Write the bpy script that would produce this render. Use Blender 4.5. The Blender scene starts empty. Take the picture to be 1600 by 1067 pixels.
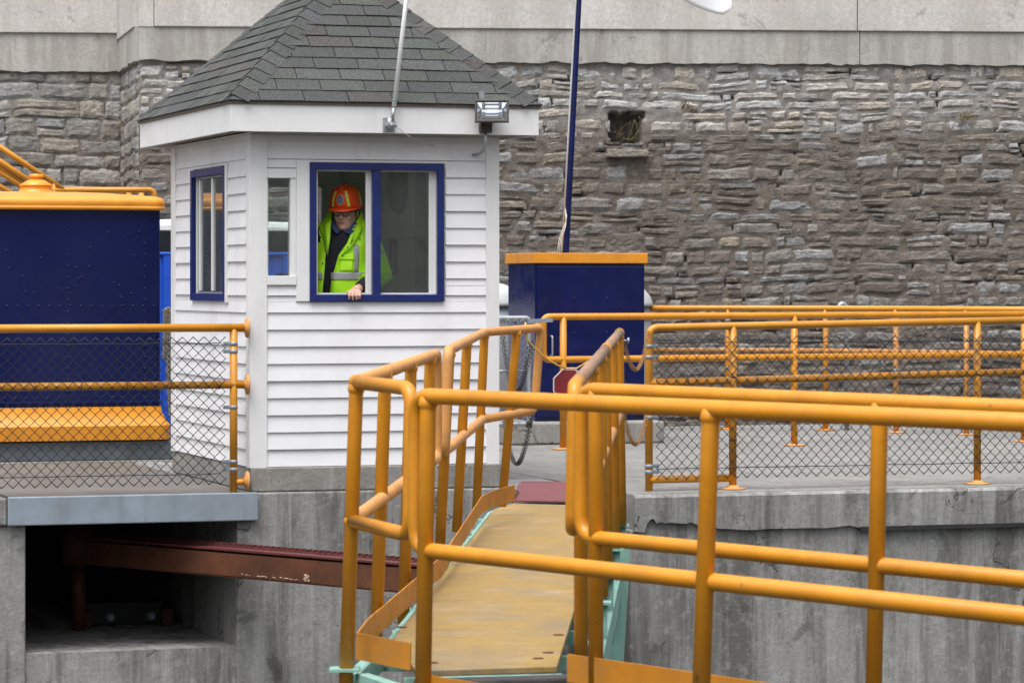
import bpy, bmesh, math, random
from mathutils import Vector, Matrix, noise
R = math.radians
random.seed(7)
scene = bpy.context.scene
COL = scene.collection

# ------------------------------------------------------------------ camera, sky, sun, exposure
F, HZ, EYE = 5200.0, 442.0, 1.48          # focal length and horizon in photo pixels, eye height in m
cam_d = bpy.data.cameras.new("camera")
cam = bpy.data.objects.new("camera", cam_d); COL.objects.link(cam)
cam.location = (0, 0, EYE); cam.rotation_euler = (R(90), 0, 0)
cam_d.sensor_width = 36; cam_d.lens = F / 1600 * 36
cam_d.shift_y = (HZ - 533.5) / 1600
cam_d.clip_start = 0.1; cam_d.clip_end = 3000
cam_d.dof.use_dof = True; cam_d.dof.focus_distance = 24.0; cam_d.dof.aperture_fstop = 10.0
scene.camera = cam

SUN_EL, SUN_AZ = R(68), R(205)            # high, behind the camera, a veiled sun
world = bpy.data.worlds.new("World"); scene.world = world; world.use_nodes = True
wn = world.node_tree.nodes; wl = world.node_tree.links
sky = wn.new('ShaderNodeTexSky'); sky.sky_type = 'NISHITA'; sky.sun_disc = False
sky.sun_elevation = SUN_EL; sky.sun_rotation = SUN_AZ
sky.air_density = 1.0; sky.dust_density = 4.0; sky.ozone_density = 1.0
hs = wn.new('ShaderNodeHueSaturation'); hs.inputs['Saturation'].default_value = 0.25
bg = wn['Background']; bg.inputs['Strength'].default_value = 0.15
wl.new(sky.outputs[0], hs.inputs['Color'])
# overcast: the cloud layer is brighter overhead than at the horizon
wtc = wn.new('ShaderNodeTexCoord'); wsep = wn.new('ShaderNodeSeparateXYZ'); wl.new(wtc.outputs['Generated'], wsep.inputs[0])
wr = wn.new('ShaderNodeMapRange'); wr.inputs['From Min'].default_value = 0.0; wr.inputs['From Max'].default_value = 1.0
wr.inputs['To Min'].default_value = .34; wr.inputs['To Max'].default_value = 2.25; wl.new(wsep.outputs[2], wr.inputs['Value'])
wm = wn.new('ShaderNodeVectorMath'); wm.operation = 'SCALE'
wl.new(hs.outputs[0], wm.inputs[0]); wl.new(wr.outputs[0], wm.inputs['Scale']); wl.new(wm.outputs[0], bg.inputs['Color'])
sun_d = bpy.data.lights.new("sun", 'SUN'); sun_d.energy = 1.2; sun_d.angle = R(40); sun_d.color = (1, .97, .93)
sun = bpy.data.objects.new("sun", sun_d); COL.objects.link(sun)
# direction towards the sun: azimuth measured from +Y clockwise
sd = Vector((math.sin(SUN_AZ) * math.cos(SUN_EL), math.cos(SUN_AZ) * math.cos(SUN_EL), math.sin(SUN_EL)))
sun.rotation_euler = sd.to_track_quat('Z', 'Y').to_euler()
scene.view_settings.view_transform = 'Standard'; scene.view_settings.look = 'None'
scene.view_settings.exposure = 0.45; scene.view_settings.gamma = 1.0

# ------------------------------------------------------------------ layout helpers
TH = R(18); CT, ST = math.cos(TH), math.sin(TH)
OX, OY = -1.847, 23.6                      # front left corner of the booth
def W(u, v, z=0.0): return Vector((OX + CT*u - ST*v, OY + ST*u + CT*v, z))
def u_at(px, v):
    k = (px - 800) / F
    return (k*(OY + CT*v) - OX + ST*v) / (CT - k*ST)
def v_at(px, u):
    k = (px - 800) / F
    return (OX + CT*u - k*OY - k*ST*u) / (ST + k*CT)
def z_at(py, u, v): return EYE - (py - HZ) * (OY + ST*u + CT*v) / F
def pt(px, py, s): return Vector(((px-800)/s, F/s, EYE-(py-HZ)/s))   # s: pixels per metre at that distance
def gp(px, py, z=0.0):                      # point on a level at height z
    return pt(px, py, (py-HZ)/(EYE-z))

# ------------------------------------------------------------------ mesh builder
class MB:
    def __init__(s): s.v = []; s.f = []; s.sm = []; s.t = []
    def add(s, vs, fs, smooth=False, tint=None):
        b = len(s.v); s.v += [Vector(p) for p in vs]
        for f in fs:
            s.f.append([i+b for i in f]); s.sm.append(smooth); s.t.append(tint)
        return s
    def hexa(s, p, tint=None):              # 8 points: bottom ring then top ring (ccw seen from above)
        return s.add(p, [(3,2,1,0),(4,5,6,7),(0,1,5,4),(1,2,6,5),(2,3,7,6),(3,0,4,7)], tint=tint)
    def box(s, x0, x1, y0, y1, z0, z1, tint=None):
        return s.hexa([(x0,y0,z0),(x1,y0,z0),(x1,y1,z0),(x0,y1,z0),(x0,y0,z1),(x1,y0,z1),(x1,y1,z1),(x0,y1,z1)], tint)
    def ubox(s, u0, u1, v0, v1, z0, z1, tint=None):
        return s.hexa([W(u0,v0,z0),W(u1,v0,z0),W(u1,v1,z0),W(u0,v1,z0),W(u0,v0,z1),W(u1,v0,z1),W(u1,v1,z1),W(u0,v1,z1)], tint)
    def beam(s, a, b, w, h, up=(0,0,1), tint=None):
        a = Vector(a); b = Vector(b); d = (b-a).normalized(); side = d.cross(Vector(up)).normalized(); n = side.cross(d)
        q = []
        for p in (a, b):
            q.append([p+side*w/2-n*h/2, p+side*w/2+n*h/2, p-side*w/2+n*h/2, p-side*w/2-n*h/2])
        return s.add(q[0]+q[1], [(0,1,2,3),(7,6,5,4),(0,4,5,1),(1,5,6,2),(2,6,7,3),(3,7,4,0)], tint=tint)
    def prism(s, poly, z0, z1, tint=None):  # plan polygon (ccw)
        n = len(poly); vs = [(p[0],p[1],z0) for p in poly] + [(p[0],p[1],z1) for p in poly]
        fs = [tuple(range(n-1,-1,-1)), tuple(range(n,2*n))] + [(i,(i+1)%n,n+(i+1)%n,n+i) for i in range(n)]
        return s.add(vs, fs, tint=tint)
    def extrude(s, pts, d, tint=None):      # planar polygon (3d points) swept by vector d
        n = len(pts); pts = [Vector(p) for p in pts]; d = Vector(d)
        vs = pts + [p+d for p in pts]
        fs = [tuple(range(n-1,-1,-1)), tuple(range(n,2*n))] + [(i,(i+1)%n,n+(i+1)%n,n+i) for i in range(n)]
        return s.add(vs, fs, tint=tint)
    def tube(s, pts, r, n=10, closed=False, caps=True, tint=None):
        pts = [Vector(p) for p in pts]; m = len(pts)
        rs = r if isinstance(r, (list, tuple)) else [r]*m
        tang = []
        for i in range(m):
            if closed: t = pts[(i+1)%m]-pts[i-1]
            elif i == 0: t = pts[1]-pts[0]
            elif i == m-1: t = pts[-1]-pts[-2]
            else: t = (pts[i+1]-pts[i]).normalized()+(pts[i]-pts[i-1]).normalized()
            tang.append(t.normalized() if t.length > 1e-9 else Vector((0,0,1)))
        ref = Vector((0,0,1)) if abs(tang[0].z) < .9 else Vector((1,0,0))
        nrm = (ref - tang[0]*ref.dot(tang[0])).normalized()
        vs = []
        for i in range(m):
            nrm = nrm - tang[i]*nrm.dot(tang[i])
            nrm = nrm.normalized() if nrm.length > 1e-6 else tang[i].orthogonal().normalized()
            bi = tang[i].cross(nrm)
            for k in range(n):
                a = 2*math.pi*k/n
                vs.append(pts[i] + (nrm*math.cos(a) + bi*math.sin(a))*rs[i])
        fs = []
        for i in range(m if closed else m-1):
            j = (i+1) % m
            for k in range(n):
                fs.append((i*n+k, i*n+(k+1)%n, j*n+(k+1)%n, j*n+k))
        s.add(vs, fs, True, tint)
        if caps and not closed:
            b = len(s.v)-len(vs)
            s.f.append([b+k for k in range(n-1,-1,-1)]); s.sm.append(False); s.t.append(tint)
            s.f.append([b+(m-1)*n+k for k in range(n)]); s.sm.append(False); s.t.append(tint)
        return s
    def cyl(s, a, b, r, n=14): return s.tube([a, b], r, n)
    def lathe(s, c, prof, n=24, axis=None, smooth=True):   # prof: (radius, height) along axis
        c = Vector(c); ax = Vector(axis or (0,0,1)).normalized()
        e1 = ax.orthogonal().normalized(); e2 = ax.cross(e1); vs = []
        for (r, h) in prof:
            for k in range(n):
                a = 2*math.pi*k/n
                vs.append(c + ax*h + (e1*math.cos(a)+e2*math.sin(a))*r)
        fs = [(i*n+k, i*n+(k+1)%n, (i+1)*n+(k+1)%n, (i+1)*n+k) for i in range(len(prof)-1) for k in range(n)]
        fs2 = [tuple(range(n-1,-1,-1)), tuple((len(prof)-1)*n+k for k in range(n))]
        s.add(vs, fs, smooth)
        b = len(s.v)-len(vs)
        for f in fs2: s.f.append([b+i for i in f]); s.sm.append(False); s.t.append(None)
        return s
    def ball(s, c, rx, ry=None, rz=None, n=14, m=8, rot=None, tint=None):
        ry = ry or rx; rz = rz or rx; c = Vector(c); vs = []
        for i in range(1, m):
            t = math.pi*i/m
            for k in range(n):
                a = 2*math.pi*k/n
                p = Vector((rx*math.sin(t)*math.cos(a), ry*math.sin(t)*math.sin(a), rz*math.cos(t)))
                vs.append(c + (rot @ p if rot else p))
        top = Vector((0,0,rz)); vs.append(c + (rot @ top if rot else top)); vs.append(c - (rot @ top if rot else top))
        T = len(vs)-2; B = len(vs)-1
        fs = [(i*n+k, (i+1)*n+k, (i+1)*n+(k+1)%n, i*n+(k+1)%n) for i in range(m-2) for k in range(n)]
        fs += [(T, k, (k+1)%n) for k in range(n)] + [(B, (m-2)*n+(k+1)%n, (m-2)*n+k) for k in range(n)]
        return s.add(vs, fs, True, tint)
    def mesh(s, name, off=Vector((0,0,0))):
        me = bpy.data.meshes.new(name)
        me.from_pydata([tuple(p-off) for p in s.v], [], s.f)
        me.polygons.foreach_set('use_smooth', s.sm)
        if any(t is not None for t in s.t):
            at = me.attributes.new('tint', 'FLOAT_COLOR', 'FACE')
            flat = []
            for t in s.t:
                if t is None: t = (1,1,1)
                flat += [t[0], t[1], t[2], 1.0]
            at.data.foreach_set('color', flat)
        me.update(); return me
    def build(s, name, mat, parent=None, bevel=0, solid=0, origin=None):
        off = Vector(origin) if origin is not None else Vector((0,0,0))
        p = parent
        while p is not None: off = off + p.location; p = p.parent
        o = bpy.data.objects.new(name, s.mesh(name, off)); COL.objects.link(o)
        if origin is not None: o.location = Vector(origin)
        o.data.materials.append(mat)
        if parent: o.parent = parent
        if solid:
            m = o.modifiers.new('solid', 'SOLIDIFY'); m.thickness = solid; m.offset = 1
        if bevel:
            m = o.modifiers.new('bevel', 'BEVEL'); m.width = bevel; m.segments = 2; m.limit_method = 'ANGLE'; m.angle_limit = R(40)
        return o

def tag(o, label=None, cat=None, group=None, kind=None):
    if label: o['label'] = label
    if cat: o['category'] = cat
    if group: o['group'] = group
    if kind: o['kind'] = kind
    return o
def thing(name, loc, label, cat, group=None):
    o = bpy.data.objects.new(name, None); COL.objects.link(o); o.location = Vector(loc); o.empty_display_size = .1
    return tag(o, label, cat, group)
def struct(o, label=None): return tag(o, label, kind='structure')
def fillet(pts, r, closed=False, seg=5):
    pts = [Vector(p) for p in pts]; out = []; n = len(pts)
    for i, p in enumerate(pts):
        if not closed and i in (0, n-1): out.append(p); continue
        a = pts[i-1]; b = pts[(i+1) % n]
        da = a-p; db = b-p; rr = min(r, da.length*.45, db.length*.45)
        p0 = p+da.normalized()*rr; p1 = p+db.normalized()*rr
        for k in range(seg+1):
            t = k/seg; out.append(p0*(1-t)**2 + p*2*t*(1-t) + p1*t*t)
    return out

# ------------------------------------------------------------------ materials
def newmat(name):
    m = bpy.data.materials.new(name); m.use_nodes = True
    nt = m.node_tree; b = nt.nodes['Principled BSDF']
    return m, nt, b
class N:                                     # small node helper
    def __init__(s, nt):
        s.nt = nt; s.tc = nt.nodes.new('ShaderNodeTexCoord')
    def lk(s, a, b): s.nt.links.new(a, b)
    def vec(s, scale=(1,1,1), rot=(0,0,0)):
        m = s.nt.nodes.new('ShaderNodeMapping'); m.inputs['Scale'].default_value = scale; m.inputs['Rotation'].default_value = rot
        s.lk(s.tc.outputs['Object'], m.inputs['Vector']); return m.outputs[0]
    def noise(s, scale, detail=4, rough=.55, vec=None, dist=0):
        n = s.nt.nodes.new('ShaderNodeTexNoise'); n.inputs['Scale'].default_value = scale
        n.inputs['Detail'].default_value = detail; n.inputs['Roughness'].default_value = rough; n.inputs['Distortion'].default_value = dist
        s.lk(vec if vec is not None else s.tc.outputs['Object'], n.inputs['Vector']); return n.outputs['Fac']
    def voro(s, scale, feature='F1', vec=None, out='Distance'):
        n = s.nt.nodes.new('ShaderNodeTexVoronoi'); n.feature = feature; n.inputs['Scale'].default_value = scale
        s.lk(vec if vec is not None else s.tc.outputs['Object'], n.inputs['Vector']); return n.outputs[out]
    def ramp(s, fac, stops):
        r = s.nt.nodes.new('ShaderNodeValToRGB'); cr = r.color_ramp
        while len(cr.elements) > 1: cr.elements.remove(cr.elements[-1])
        for i, (p, c) in enumerate(stops):
            e = cr.elements[0] if i == 0 else cr.elements.new(p)
            e.position = p
            e.color = (c[0], c[1], c[2], 1) if isinstance(c, (tuple, list)) else (c, c, c, 1)
        s.lk(fac, r.inputs[0]); return r.outputs[0]
    def mix(s, fac, a, b, mode='MIX'):
        m = s.nt.nodes.new('ShaderNodeMix'); m.data_type = 'RGBA'; m.blend_type = mode
        for inp, val in ((m.inputs[0], fac), (m.inputs[6], a), (m.inputs[7], b)):
            if hasattr(val, 'is_output'): s.lk(val, inp)
            elif isinstance(val, (tuple, list)): inp.default_value = (val[0], val[1], val[2], 1)
            else: inp.default_value = val
        return m.outputs[2]
    def math(s, op, a, b=0.0, c=None, clamp=False):
        m = s.nt.nodes.new('ShaderNodeMath'); m.operation = op; m.use_clamp = clamp
        for inp, val in zip(m.inputs, (a, b, c)):
            if val is None: continue
            if hasattr(val, 'is_output'): s.lk(val, inp)
            else: inp.default_value = val
        return m.outputs[0]
    def attr(s, name='tint'):
        a = s.nt.nodes.new('ShaderNodeAttribute'); a.attribute_name = name; return a.outputs['Color']
    def bump(s, h, strength, dist, bsdf):
        b = s.nt.nodes.new('ShaderNodeBump'); b.inputs['Strength'].default_value = strength; b.inputs['Distance'].default_value = dist
        s.lk(h, b.inputs['Height']); s.lk(b.outputs[0], bsdf.inputs['Normal'])
    def sep(s):
        x = s.nt.nodes.new('ShaderNodeSeparateXYZ'); s.lk(s.tc.outputs['Object'], x.inputs[0]); return x.outputs

def mat(name, col, rough=.6, metal=0.0, var=.12, scale=6.0, bump=0.0, bscale=60.0, rvar=0.0, dirt=None, dirt_amt=.5, dscale=3.0, streak=0.0, spec=.5):
    m, nt, b = newmat(name); n = N(nt)
    c2 = [max(0, x*(1-var)) for x in col]; c3 = [min(1, x*(1+var)) for x in col]
    c = n.ramp(n.noise(scale, 6, .6), [(.3, c2), (.7, c3)])
    if dirt:
        v = n.vec((1,1,.12 if streak else 1))
        d = n.ramp(n.noise(dscale, 7, .65, v), [(.5, 0.0), (.72, 1.0)])
        c = n.mix(n.math('MULTIPLY', d, dirt_amt), c, dirt)
    nt.links.new(c, b.inputs['Base Color'])
    b.inputs['Roughness'].default_value = rough; b.inputs['Metallic'].default_value = metal
    b.inputs['Specular IOR Level'].default_value = spec
    if rvar:
        rr = n.ramp(n.noise(scale*2.3, 4), [(.3, max(0, rough-rvar)), (.7, min(1, rough+rvar))])
        nt.links.new(rr, b.inputs['Roughness'])
    if bump: n.bump(n.noise(bscale, 5, .6), bump, .01, b)
    return m

def concrete(name, base, stain, streaks=.55, pale=None, cracks=True, sc=1.0):
    m, nt, b = newmat(name); n = N(nt)
    big = n.noise(1.3*sc, 6, .6); fine = n.noise(38*sc, 6, .7)
    c = n.ramp(big, [(.3, [x*.78 for x in base]), (.55, base), (.75, [x*1.16 for x in base])])
    c = n.mix(.5, c, n.ramp(fine, [(.25, .25), (.75, .75)]), 'OVERLAY')
    st = n.noise(3.2*sc, 7, .62, n.vec((1.6, 1.6, .16)), .6)
    c = n.mix(n.math('MULTIPLY', n.ramp(st, [(.45, 0.0), (.62, 1.0)]), streaks), c, stain)
    if pale:
        st2 = n.noise(4.1*sc, 8, .68, n.vec((2.4, 2.4, .13), (0,0,.7)), .25)
        c = n.mix(n.ramp(st2, [(.5, 0.0), (.72, .6)]), c, pale)
        mott = n.noise(11*sc, 8, .75)
        c = n.mix(n.ramp(mott, [(.52, 0.0), (.68, .4)]), c, pale)
        c = n.mix(n.ramp(n.noise(8*sc, 9, .78, n.vec((1,1,.6), (.2,.9,.1))), [(.56, 0.0), (.68, .55)]), c, stain)
    blot = n.noise(2.2*sc, 8, .7, n.vec((1,1,.8), (.4,.2,1.1)), 1.2)
    c = n.mix(n.ramp(blot, [(.6, 0.0), (.64, .45), (.7, .55)]), c, [x*.5 for x in stain])
    pits = n.ramp(n.voro(30*sc), [(.0, 1.0), (.10, 1.0), (.13, 0.0)])
    pm = n.ramp(n.noise(9*sc, 3), [(.56, 0.0), (.6, 1.0)])
    pitm = n.math('MULTIPLY', pits, pm)
    c = n.mix(n.math('MULTIPLY', pitm, .75), c, (.04,.038,.035))
    h = n.math('SUBTRACT', n.math('ADD', fine, n.math('MULTIPLY', big, .8)), n.math('MULTIPLY', pitm, .8))
    if cracks:
        w = n.noise(5*sc, 5); 
        add = nt.nodes.new('ShaderNodeVectorMath'); add.operation = 'MULTIPLY_ADD'
        nt.links.new(n.tc.outputs['Object'], add.inputs[0]); add.inputs[1].default_value = (1,1,1)
        cmb = nt.nodes.new('ShaderNodeCombineXYZ'); ws = n.math('MULTIPLY', w, .5)
        for i in range(3): nt.links.new(ws, cmb.inputs[i])
        nt.links.new(cmb.outputs[0], add.inputs[2])
        cr = n.ramp(n.voro(.75*sc, 'DISTANCE_TO_EDGE', add.outputs[0]), [(.0, 1.0), (.004, 1.0), (.009, 0.0)])
        cm = n.ramp(n.noise(1.1*sc, 2), [(.5, 0.0), (.55, 1.0)])
        cr = n.math('MULTIPLY', cr, cm)
        c = n.mix(n.math('MULTIPLY', cr, .8), c, (.05,.045,.04))
        h = n.math('SUBTRACT', h, cr)
    nt.links.new(c, b.inputs['Base Color']); b.inputs['Roughness'].default_value = .88
    b.inputs['Specular IOR Level'].default_value = .3
    n.bump(h, .55, .008, b)
    return m

def tinted(name, rough=.9, sp=.35, spscale=60, bump=.5, bdist=.01, bscale=40, damp=False, stretch=(1,1,1)):
    m, nt, b = newmat(name); n = N(nt)
    c = n.attr()
    f = n.ramp(n.noise(spscale, 6, .7, n.vec(stretch)), [(.28, .5-sp), (.72, .5+sp)])
    c = n.mix(.8, c, f, 'OVERLAY')
    if damp:
        d = n.ramp(n.noise(.55, 7, .65, n.vec((1,1,1.6))), [(.42, 0.0), (.62, 1.0)])
        z = n.sep()[2]
        low = n.ramp(n.math('DIVIDE', z, 10.0), [(.0, 1.0), (.73, .9), (.78, .0)])
        c = n.mix(n.math('MULTIPLY', n.math('MULTIPLY', d, low), .5), c, (.105, .082, .066))
        ms = n.ramp(n.noise(2.6, 9, .72, n.vec((1,1,2.0), (.3,0,.9))), [(.47, 0.0), (.58, 1.0)])
        c = n.mix(n.math('MULTIPLY', n.math('MULTIPLY', ms, low), .62), c, (.16,.136,.116))
        c = n.mix(.75, c, n.ramp(n.noise(34, 9, .8, n.vec((1,1,2.2))), [(.32, .1), (.68, .9)]), 'OVERLAY')
        w = n.ramp(n.noise(5.5, 9, .78, n.vec((1,1,1.8))), [(.57, 0.0), (.66, 1.0)])
        c = n.mix(n.math('MULTIPLY', w, .5), c, (.44,.42,.39))
        k = n.ramp(n.noise(3.3, 8, .75, n.vec((1,1,1.3), (1,.3,.2))), [(.56, 0.0), (.66, 1.0)])
        c = n.mix(n.math('MULTIPLY', k, .6), c, (.07,.06,.052))
    nt.links.new(c, b.inputs['Base Color']); b.inputs['Roughness'].default_value = rough
    b.inputs['Specular IOR Level'].default_value = .25
    n.bump(n.noise(bscale, 7, .7, n.vec(stretch)), bump, bdist, b)
    return m

def yellow_paint(name, col=(.55,.215,.005), wear=.0, wear_col=(.20,.10,.06), rough=.38, wscale=4.5):
    m, nt, b = newmat(name); n = N(nt)
    c = n.ramp(n.noise(5, 6, .6), [(.3, [x*.86 for x in col]), (.7, [min(1, x*1.1) for x in col])])
    dust_haze = n.ramp(n.noise(2.1, 6, .65), [(.45, 0.0), (.75, .12)])
    c = n.mix(dust_haze, c, (.52,.30,.09))
    ch = n.ramp(n.noise(26, 6, .72), [(.655, 0.0), (.68, 1.0)])
    c = n.mix(n.math('MULTIPLY', ch, .8), c, (.17,.085,.03))
    grime = n.ramp(n.noise(3.3, 8, .72), [(.5, 0.0), (.72, .5)])
    c = n.mix(grime, c, [x*.55 for x in col])
    if wear:
        w = n.ramp(n.noise(wscale, 8, .7), [(.56-wear*.4, 0.0), (.80-wear*.4, .85)])
        c = n.mix(w, c, wear_col)
    nt.links.new(c, b.inputs['Base Color'])
    nt.links.new(n.ramp(n.noise(9, 4), [(.3, rough-.06), (.7, rough+.16)]), b.inputs['Roughness'])
    n.bump(n.noise(70, 4, .6), .12, .004, b)
    return m

def glass(name, tint=(.93,.97,.95), refl=1.0, dust_haze=.05):
    m, nt, b = newmat(name); nt.nodes.remove(b)
    out = nt.nodes['Material Output']
    t = nt.nodes.new('ShaderNodeBsdfTransparent'); t.inputs[0].default_value = (*tint, 1)
    g = nt.nodes.new('ShaderNodeBsdfGlossy'); g.inputs['Roughness'].default_value = .02; g.inputs[0].default_value = (.9*refl,)*3+(1,)
    fr = nt.nodes.new('ShaderNodeFresnel'); fr.inputs[0].default_value = 1.75
    mx = nt.nodes.new('ShaderNodeMixShader')
    nt.links.new(fr.outputs[0], mx.inputs[0]); nt.links.new(t.outputs[0], mx.inputs[1]); nt.links.new(g.outputs[0], mx.inputs[2])
    df = nt.nodes.new('ShaderNodeBsdfDiffuse'); df.inputs[0].default_value = (.62,.66,.64,1)
    n = N(nt); dm = nt.nodes.new('ShaderNodeMixShader')          # dusty haze mixed into the glass to lighten dark panes
    nt.links.new(n.ramp(n.noise(3.5, 7, .7), [(.3, dust_haze*.6), (.75, dust_haze*1.7)]), dm.inputs[0])
    nt.links.new(mx.outputs[0], dm.inputs[1]); nt.links.new(df.outputs[0], dm.inputs[2])
    nt.links.new(dm.outputs[0], out.inputs['Surface'])
    return m

M = {}
M['yellow'] = yellow_paint('yellow_pipe_paint')
M['yellow_far'] = yellow_paint('yellow_pipe_paint_faded', (.52,.215,.010), .12, (.36,.20,.09))
M['yellow_worn'] = yellow_paint('worn_handrail_paint', (.56,.26,.075), .10, (.34,.17,.085), .5)
M['rust_rail'] = yellow_paint('bare_handrail', (.25,.145,.095), .14, (.36,.19,.07), .6)
M['yellow_plate'] = yellow_paint('yellow_plate_paint', (.50,.19,.007), .14, (.30,.15,.05), .5)
M['yellow_cab'] = yellow_paint('yellow_cabin_paint', (.66,.255,.014), 0, rough=.34)
M['white'] = mat('white_paint', (.70,.70,.70), .5, var=.04, dirt=(.45,.43,.4), dirt_amt=.28, dscale=4, streak=1, bump=.08, bscale=90)
M['siding'] = mat('white_clapboard', (.70,.70,.715), .55, var=.05, scale=3, dirt=(.42,.40,.37), dirt_amt=.3, dscale=2.4, streak=1, bump=.1, bscale=50)
M['navy_cab'] = mat('navy_cabin_paint', (.0012,.0052,.056), .26, spec=.35, var=.2, scale=1.2, rvar=.06, dirt=(.006,.009,.04), dirt_amt=.4, dscale=1.2, bump=.03, bscale=8)
M['navy'] = mat('navy_paint', (.0012,.0054,.058), .2, spec=.5, var=.25, scale=3, rvar=.08, bump=.03, bscale=30)
M['frame_blue'] = mat('blue_frame_paint', (.004,.014,.120), .42, var=.2, scale=9, rvar=.08)
M['bright_blue'] = mat('bright_blue_paint', (.008,.075,.50), .4, var=.15, scale=3)
M['galv'] = mat('galvanised_steel', (.36,.38,.40), .45, .6, var=.15, scale=30, rvar=.1)
M['clamp'] = mat('clamp_steel', (.27,.31,.36), .5, .4, var=.2, scale=60)
M['wire'] = mat('dark_mesh_wire', (.018,.022,.032), .5, .2, var=.3, scale=8)
M['black'] = mat('black_steel', (.02,.02,.021), .55, var=.3, scale=20)
M['rust'] = mat('rust_brown_steel', (.080,.023,.007), .7, var=.4, scale=5, dirt=(.13,.043,.010), dirt_amt=.7, dscale=6, bump=.3, bscale=70)
M['maroon'] = mat('maroon_paint', (.15,.030,.036), .5, var=.2, scale=6, dirt=(.09,.045,.04), dirt_amt=.7, dscale=8, bump=.1)
M['mint'] = mat('mint_green_paint', (.20,.375,.315), .6, var=.12, scale=5, dirt=(.14,.16,.12), dirt_amt=.6, dscale=9, streak=1, bump=.1)
M['timber'] = mat('dark_timber', (.035,.032,.030), .9, var=.4, scale=12, bump=.5, bscale=40)
M['steel_blue'] = mat('blue_grey_steel', (.22,.26,.30), .55, var=.14, scale=4, dirt=(.12,.12,.12), dirt_amt=.6, dscale=5, streak=1, bump=.08)
M['grey_light'] = mat('grey_plastic', (.42,.43,.44), .5, var=.06)
M['interior'] = mat('interior_panel', (.78,.81,.76), .6, var=.04, scale=2)
M['floor_in'] = mat('interior_floor', (.34,.32,.29), .7)
M['conc_wall'] = concrete('lock_wall_concrete', (.245,.241,.231), (.095,.09,.081), .8, (.43,.43,.42))
M['conc_deck'] = concrete('deck_concrete', (.205,.199,.188), (.12,.112,.10), .5, (.26,.255,.24), True)
M['conc_curb'] = concrete('curb_concrete', (.25,.24,.222), (.13,.12,.105), .4, (.36,.35,.33))
M['conc_top'] = concrete('pale_parapet_concrete', (.52,.50,.475), (.40,.375,.34), .45, None, False, .5)
M['conc_band'] = concrete('weathered_band_concrete', (.40,.385,.36), (.27,.255,.235), .8, (.47,.46,.435), False, .6)
M['stone'] = tinted('rubble_stone', .92, .26, 11, 1.0, .035, 13, True, (1,1,2.2))
M['mortar_plain'] = mat('plain_mortar', (.155,.132,.112), .95, var=.4, scale=4, dirt=(.06,.05,.043), dirt_amt=.7, dscale=6, bump=1.0, bscale=14)
def mortar_mat():
    m, nt, b = newmat('old_mortar'); n = N(nt)
    c = n.ramp(n.noise(4, 8, .65, n.vec((1,1,1.6))), [(.3, (.085,.071,.060)), (.5, (.155,.133,.114)), (.7, (.205,.182,.16))])
    c = n.mix(.85, c, n.ramp(n.noise(30, 9, .8, n.vec((1,1,2.2))), [(.32, .1), (.68, .9)]), 'OVERLAY')
    z = n.math('ADD', n.sep()[2], n.math('MULTIPLY', n.math('SUBTRACT', n.noise(1.2, 6, .6), .5), .9))
    # lime wash on the upper courses (object origin 3.9 m below deck level)
    up = n.ramp(n.math('DIVIDE', z, 10.0), [(.735, 0.0), (.785, 1.0)])
    c = n.mix(n.math('MULTIPLY', up, .75), c, n.ramp(n.noise(9, 8, .7), [(.35, (.18,.168,.155)), (.62, (.35,.335,.315))]))
    nt.links.new(c, b.inputs['Base Color']); b.inputs['Roughness'].default_value = .95
    b.inputs['Specular IOR Level'].default_value = .2
    n.bump(n.noise(20, 8, .75, n.vec((1,1,1.8))), 1.0, .02, b); return m
M['mortar'] = mortar_mat()
M['shingle'] = tinted('asphalt_shingle', .95, .5, 95, .7, .005, 110)
M['underlay'] = mat('roof_underlay', (.012,.013,.013), .9)
M['glass'] = glass('window_glass')
M['glass_dark'] = mat('dark_glass', (.018,.022,.026), .06, var=.1)
M['lens'] = glass('lamp_glass', (.95,.97,1.0), 1.0, .015)
M['reflector'] = mat('lamp_reflector', (.8,.82,.85), .12, 1.0, var=.05)
M['car_white'] = mat('white_car_paint', (.72,.72,.72), .25, var=.02)
M['tyre'] = mat('tyre_rubber', (.02,.02,.02), .8)
M['red'] = mat('sign_red', (.17,.012,.018), .45, var=.12)
M['rope_y'] = mat('yellow_rope', (.62,.40,.08), .8, var=.2, scale=90)
M['rope'] = mat('hemp_rope', (.16,.145,.12), .9, var=.4, scale=70, bump=.6, bscale=200)
M['soffit'] = mat('soffit_board', (.22,.185,.15), .8)
M['maroon_dark'] = mat('dark_maroon_paint', (.085,.018,.016), .6, var=.3, scale=8)
M['bare'] = mat('bare_chipped_patch', (.42,.31,.22), .8)
M['drip'] = mat('drip_edge_metal', (.11,.085,.065), .6)
M['pit_black'] = mat('black_iron_recess_shade', (.008,.008,.008), .6)  # black machine iron; also paints the shade at the recess back
M['plinth'] = mat('plinth_paint', (.10,.115,.13), .6, var=.3, scale=3, dirt=(.05,.05,.05), dirt_amt=.8, dscale=2.5)
M['chain_dark'] = mat('dark_chain', (.014,.015,.018), .5)
M['chain_rust'] = mat('rusty_yellow_chain', (.24,.125,.04), .7, var=.4, scale=60)
M['cable'] = mat('white_cable', (.6,.6,.58), .6)
M['antenna'] = mat('antenna_white', (.86,.87,.88), .4, var=.04)
M['teal'] = mat('teal_band', (.05,.25,.22), .5)
M['brass_wood'] = mat('picture_frame_wood', (.15,.075,.045), .6)
M['paper'] = mat('picture_print', (.30,.33,.32), .6, var=.5, scale=40)
M['flag'] = mat('white_flag_cloth', (.72,.74,.77), .8, var=.04)
M['lamp_bronze'] = mat('bronze_housing', (.055,.045,.036), .5, .3, var=.2, scale=30)
M['grass'] = mat('dry_weeds', (.20,.15,.07), .9, var=.4, scale=30)
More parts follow.
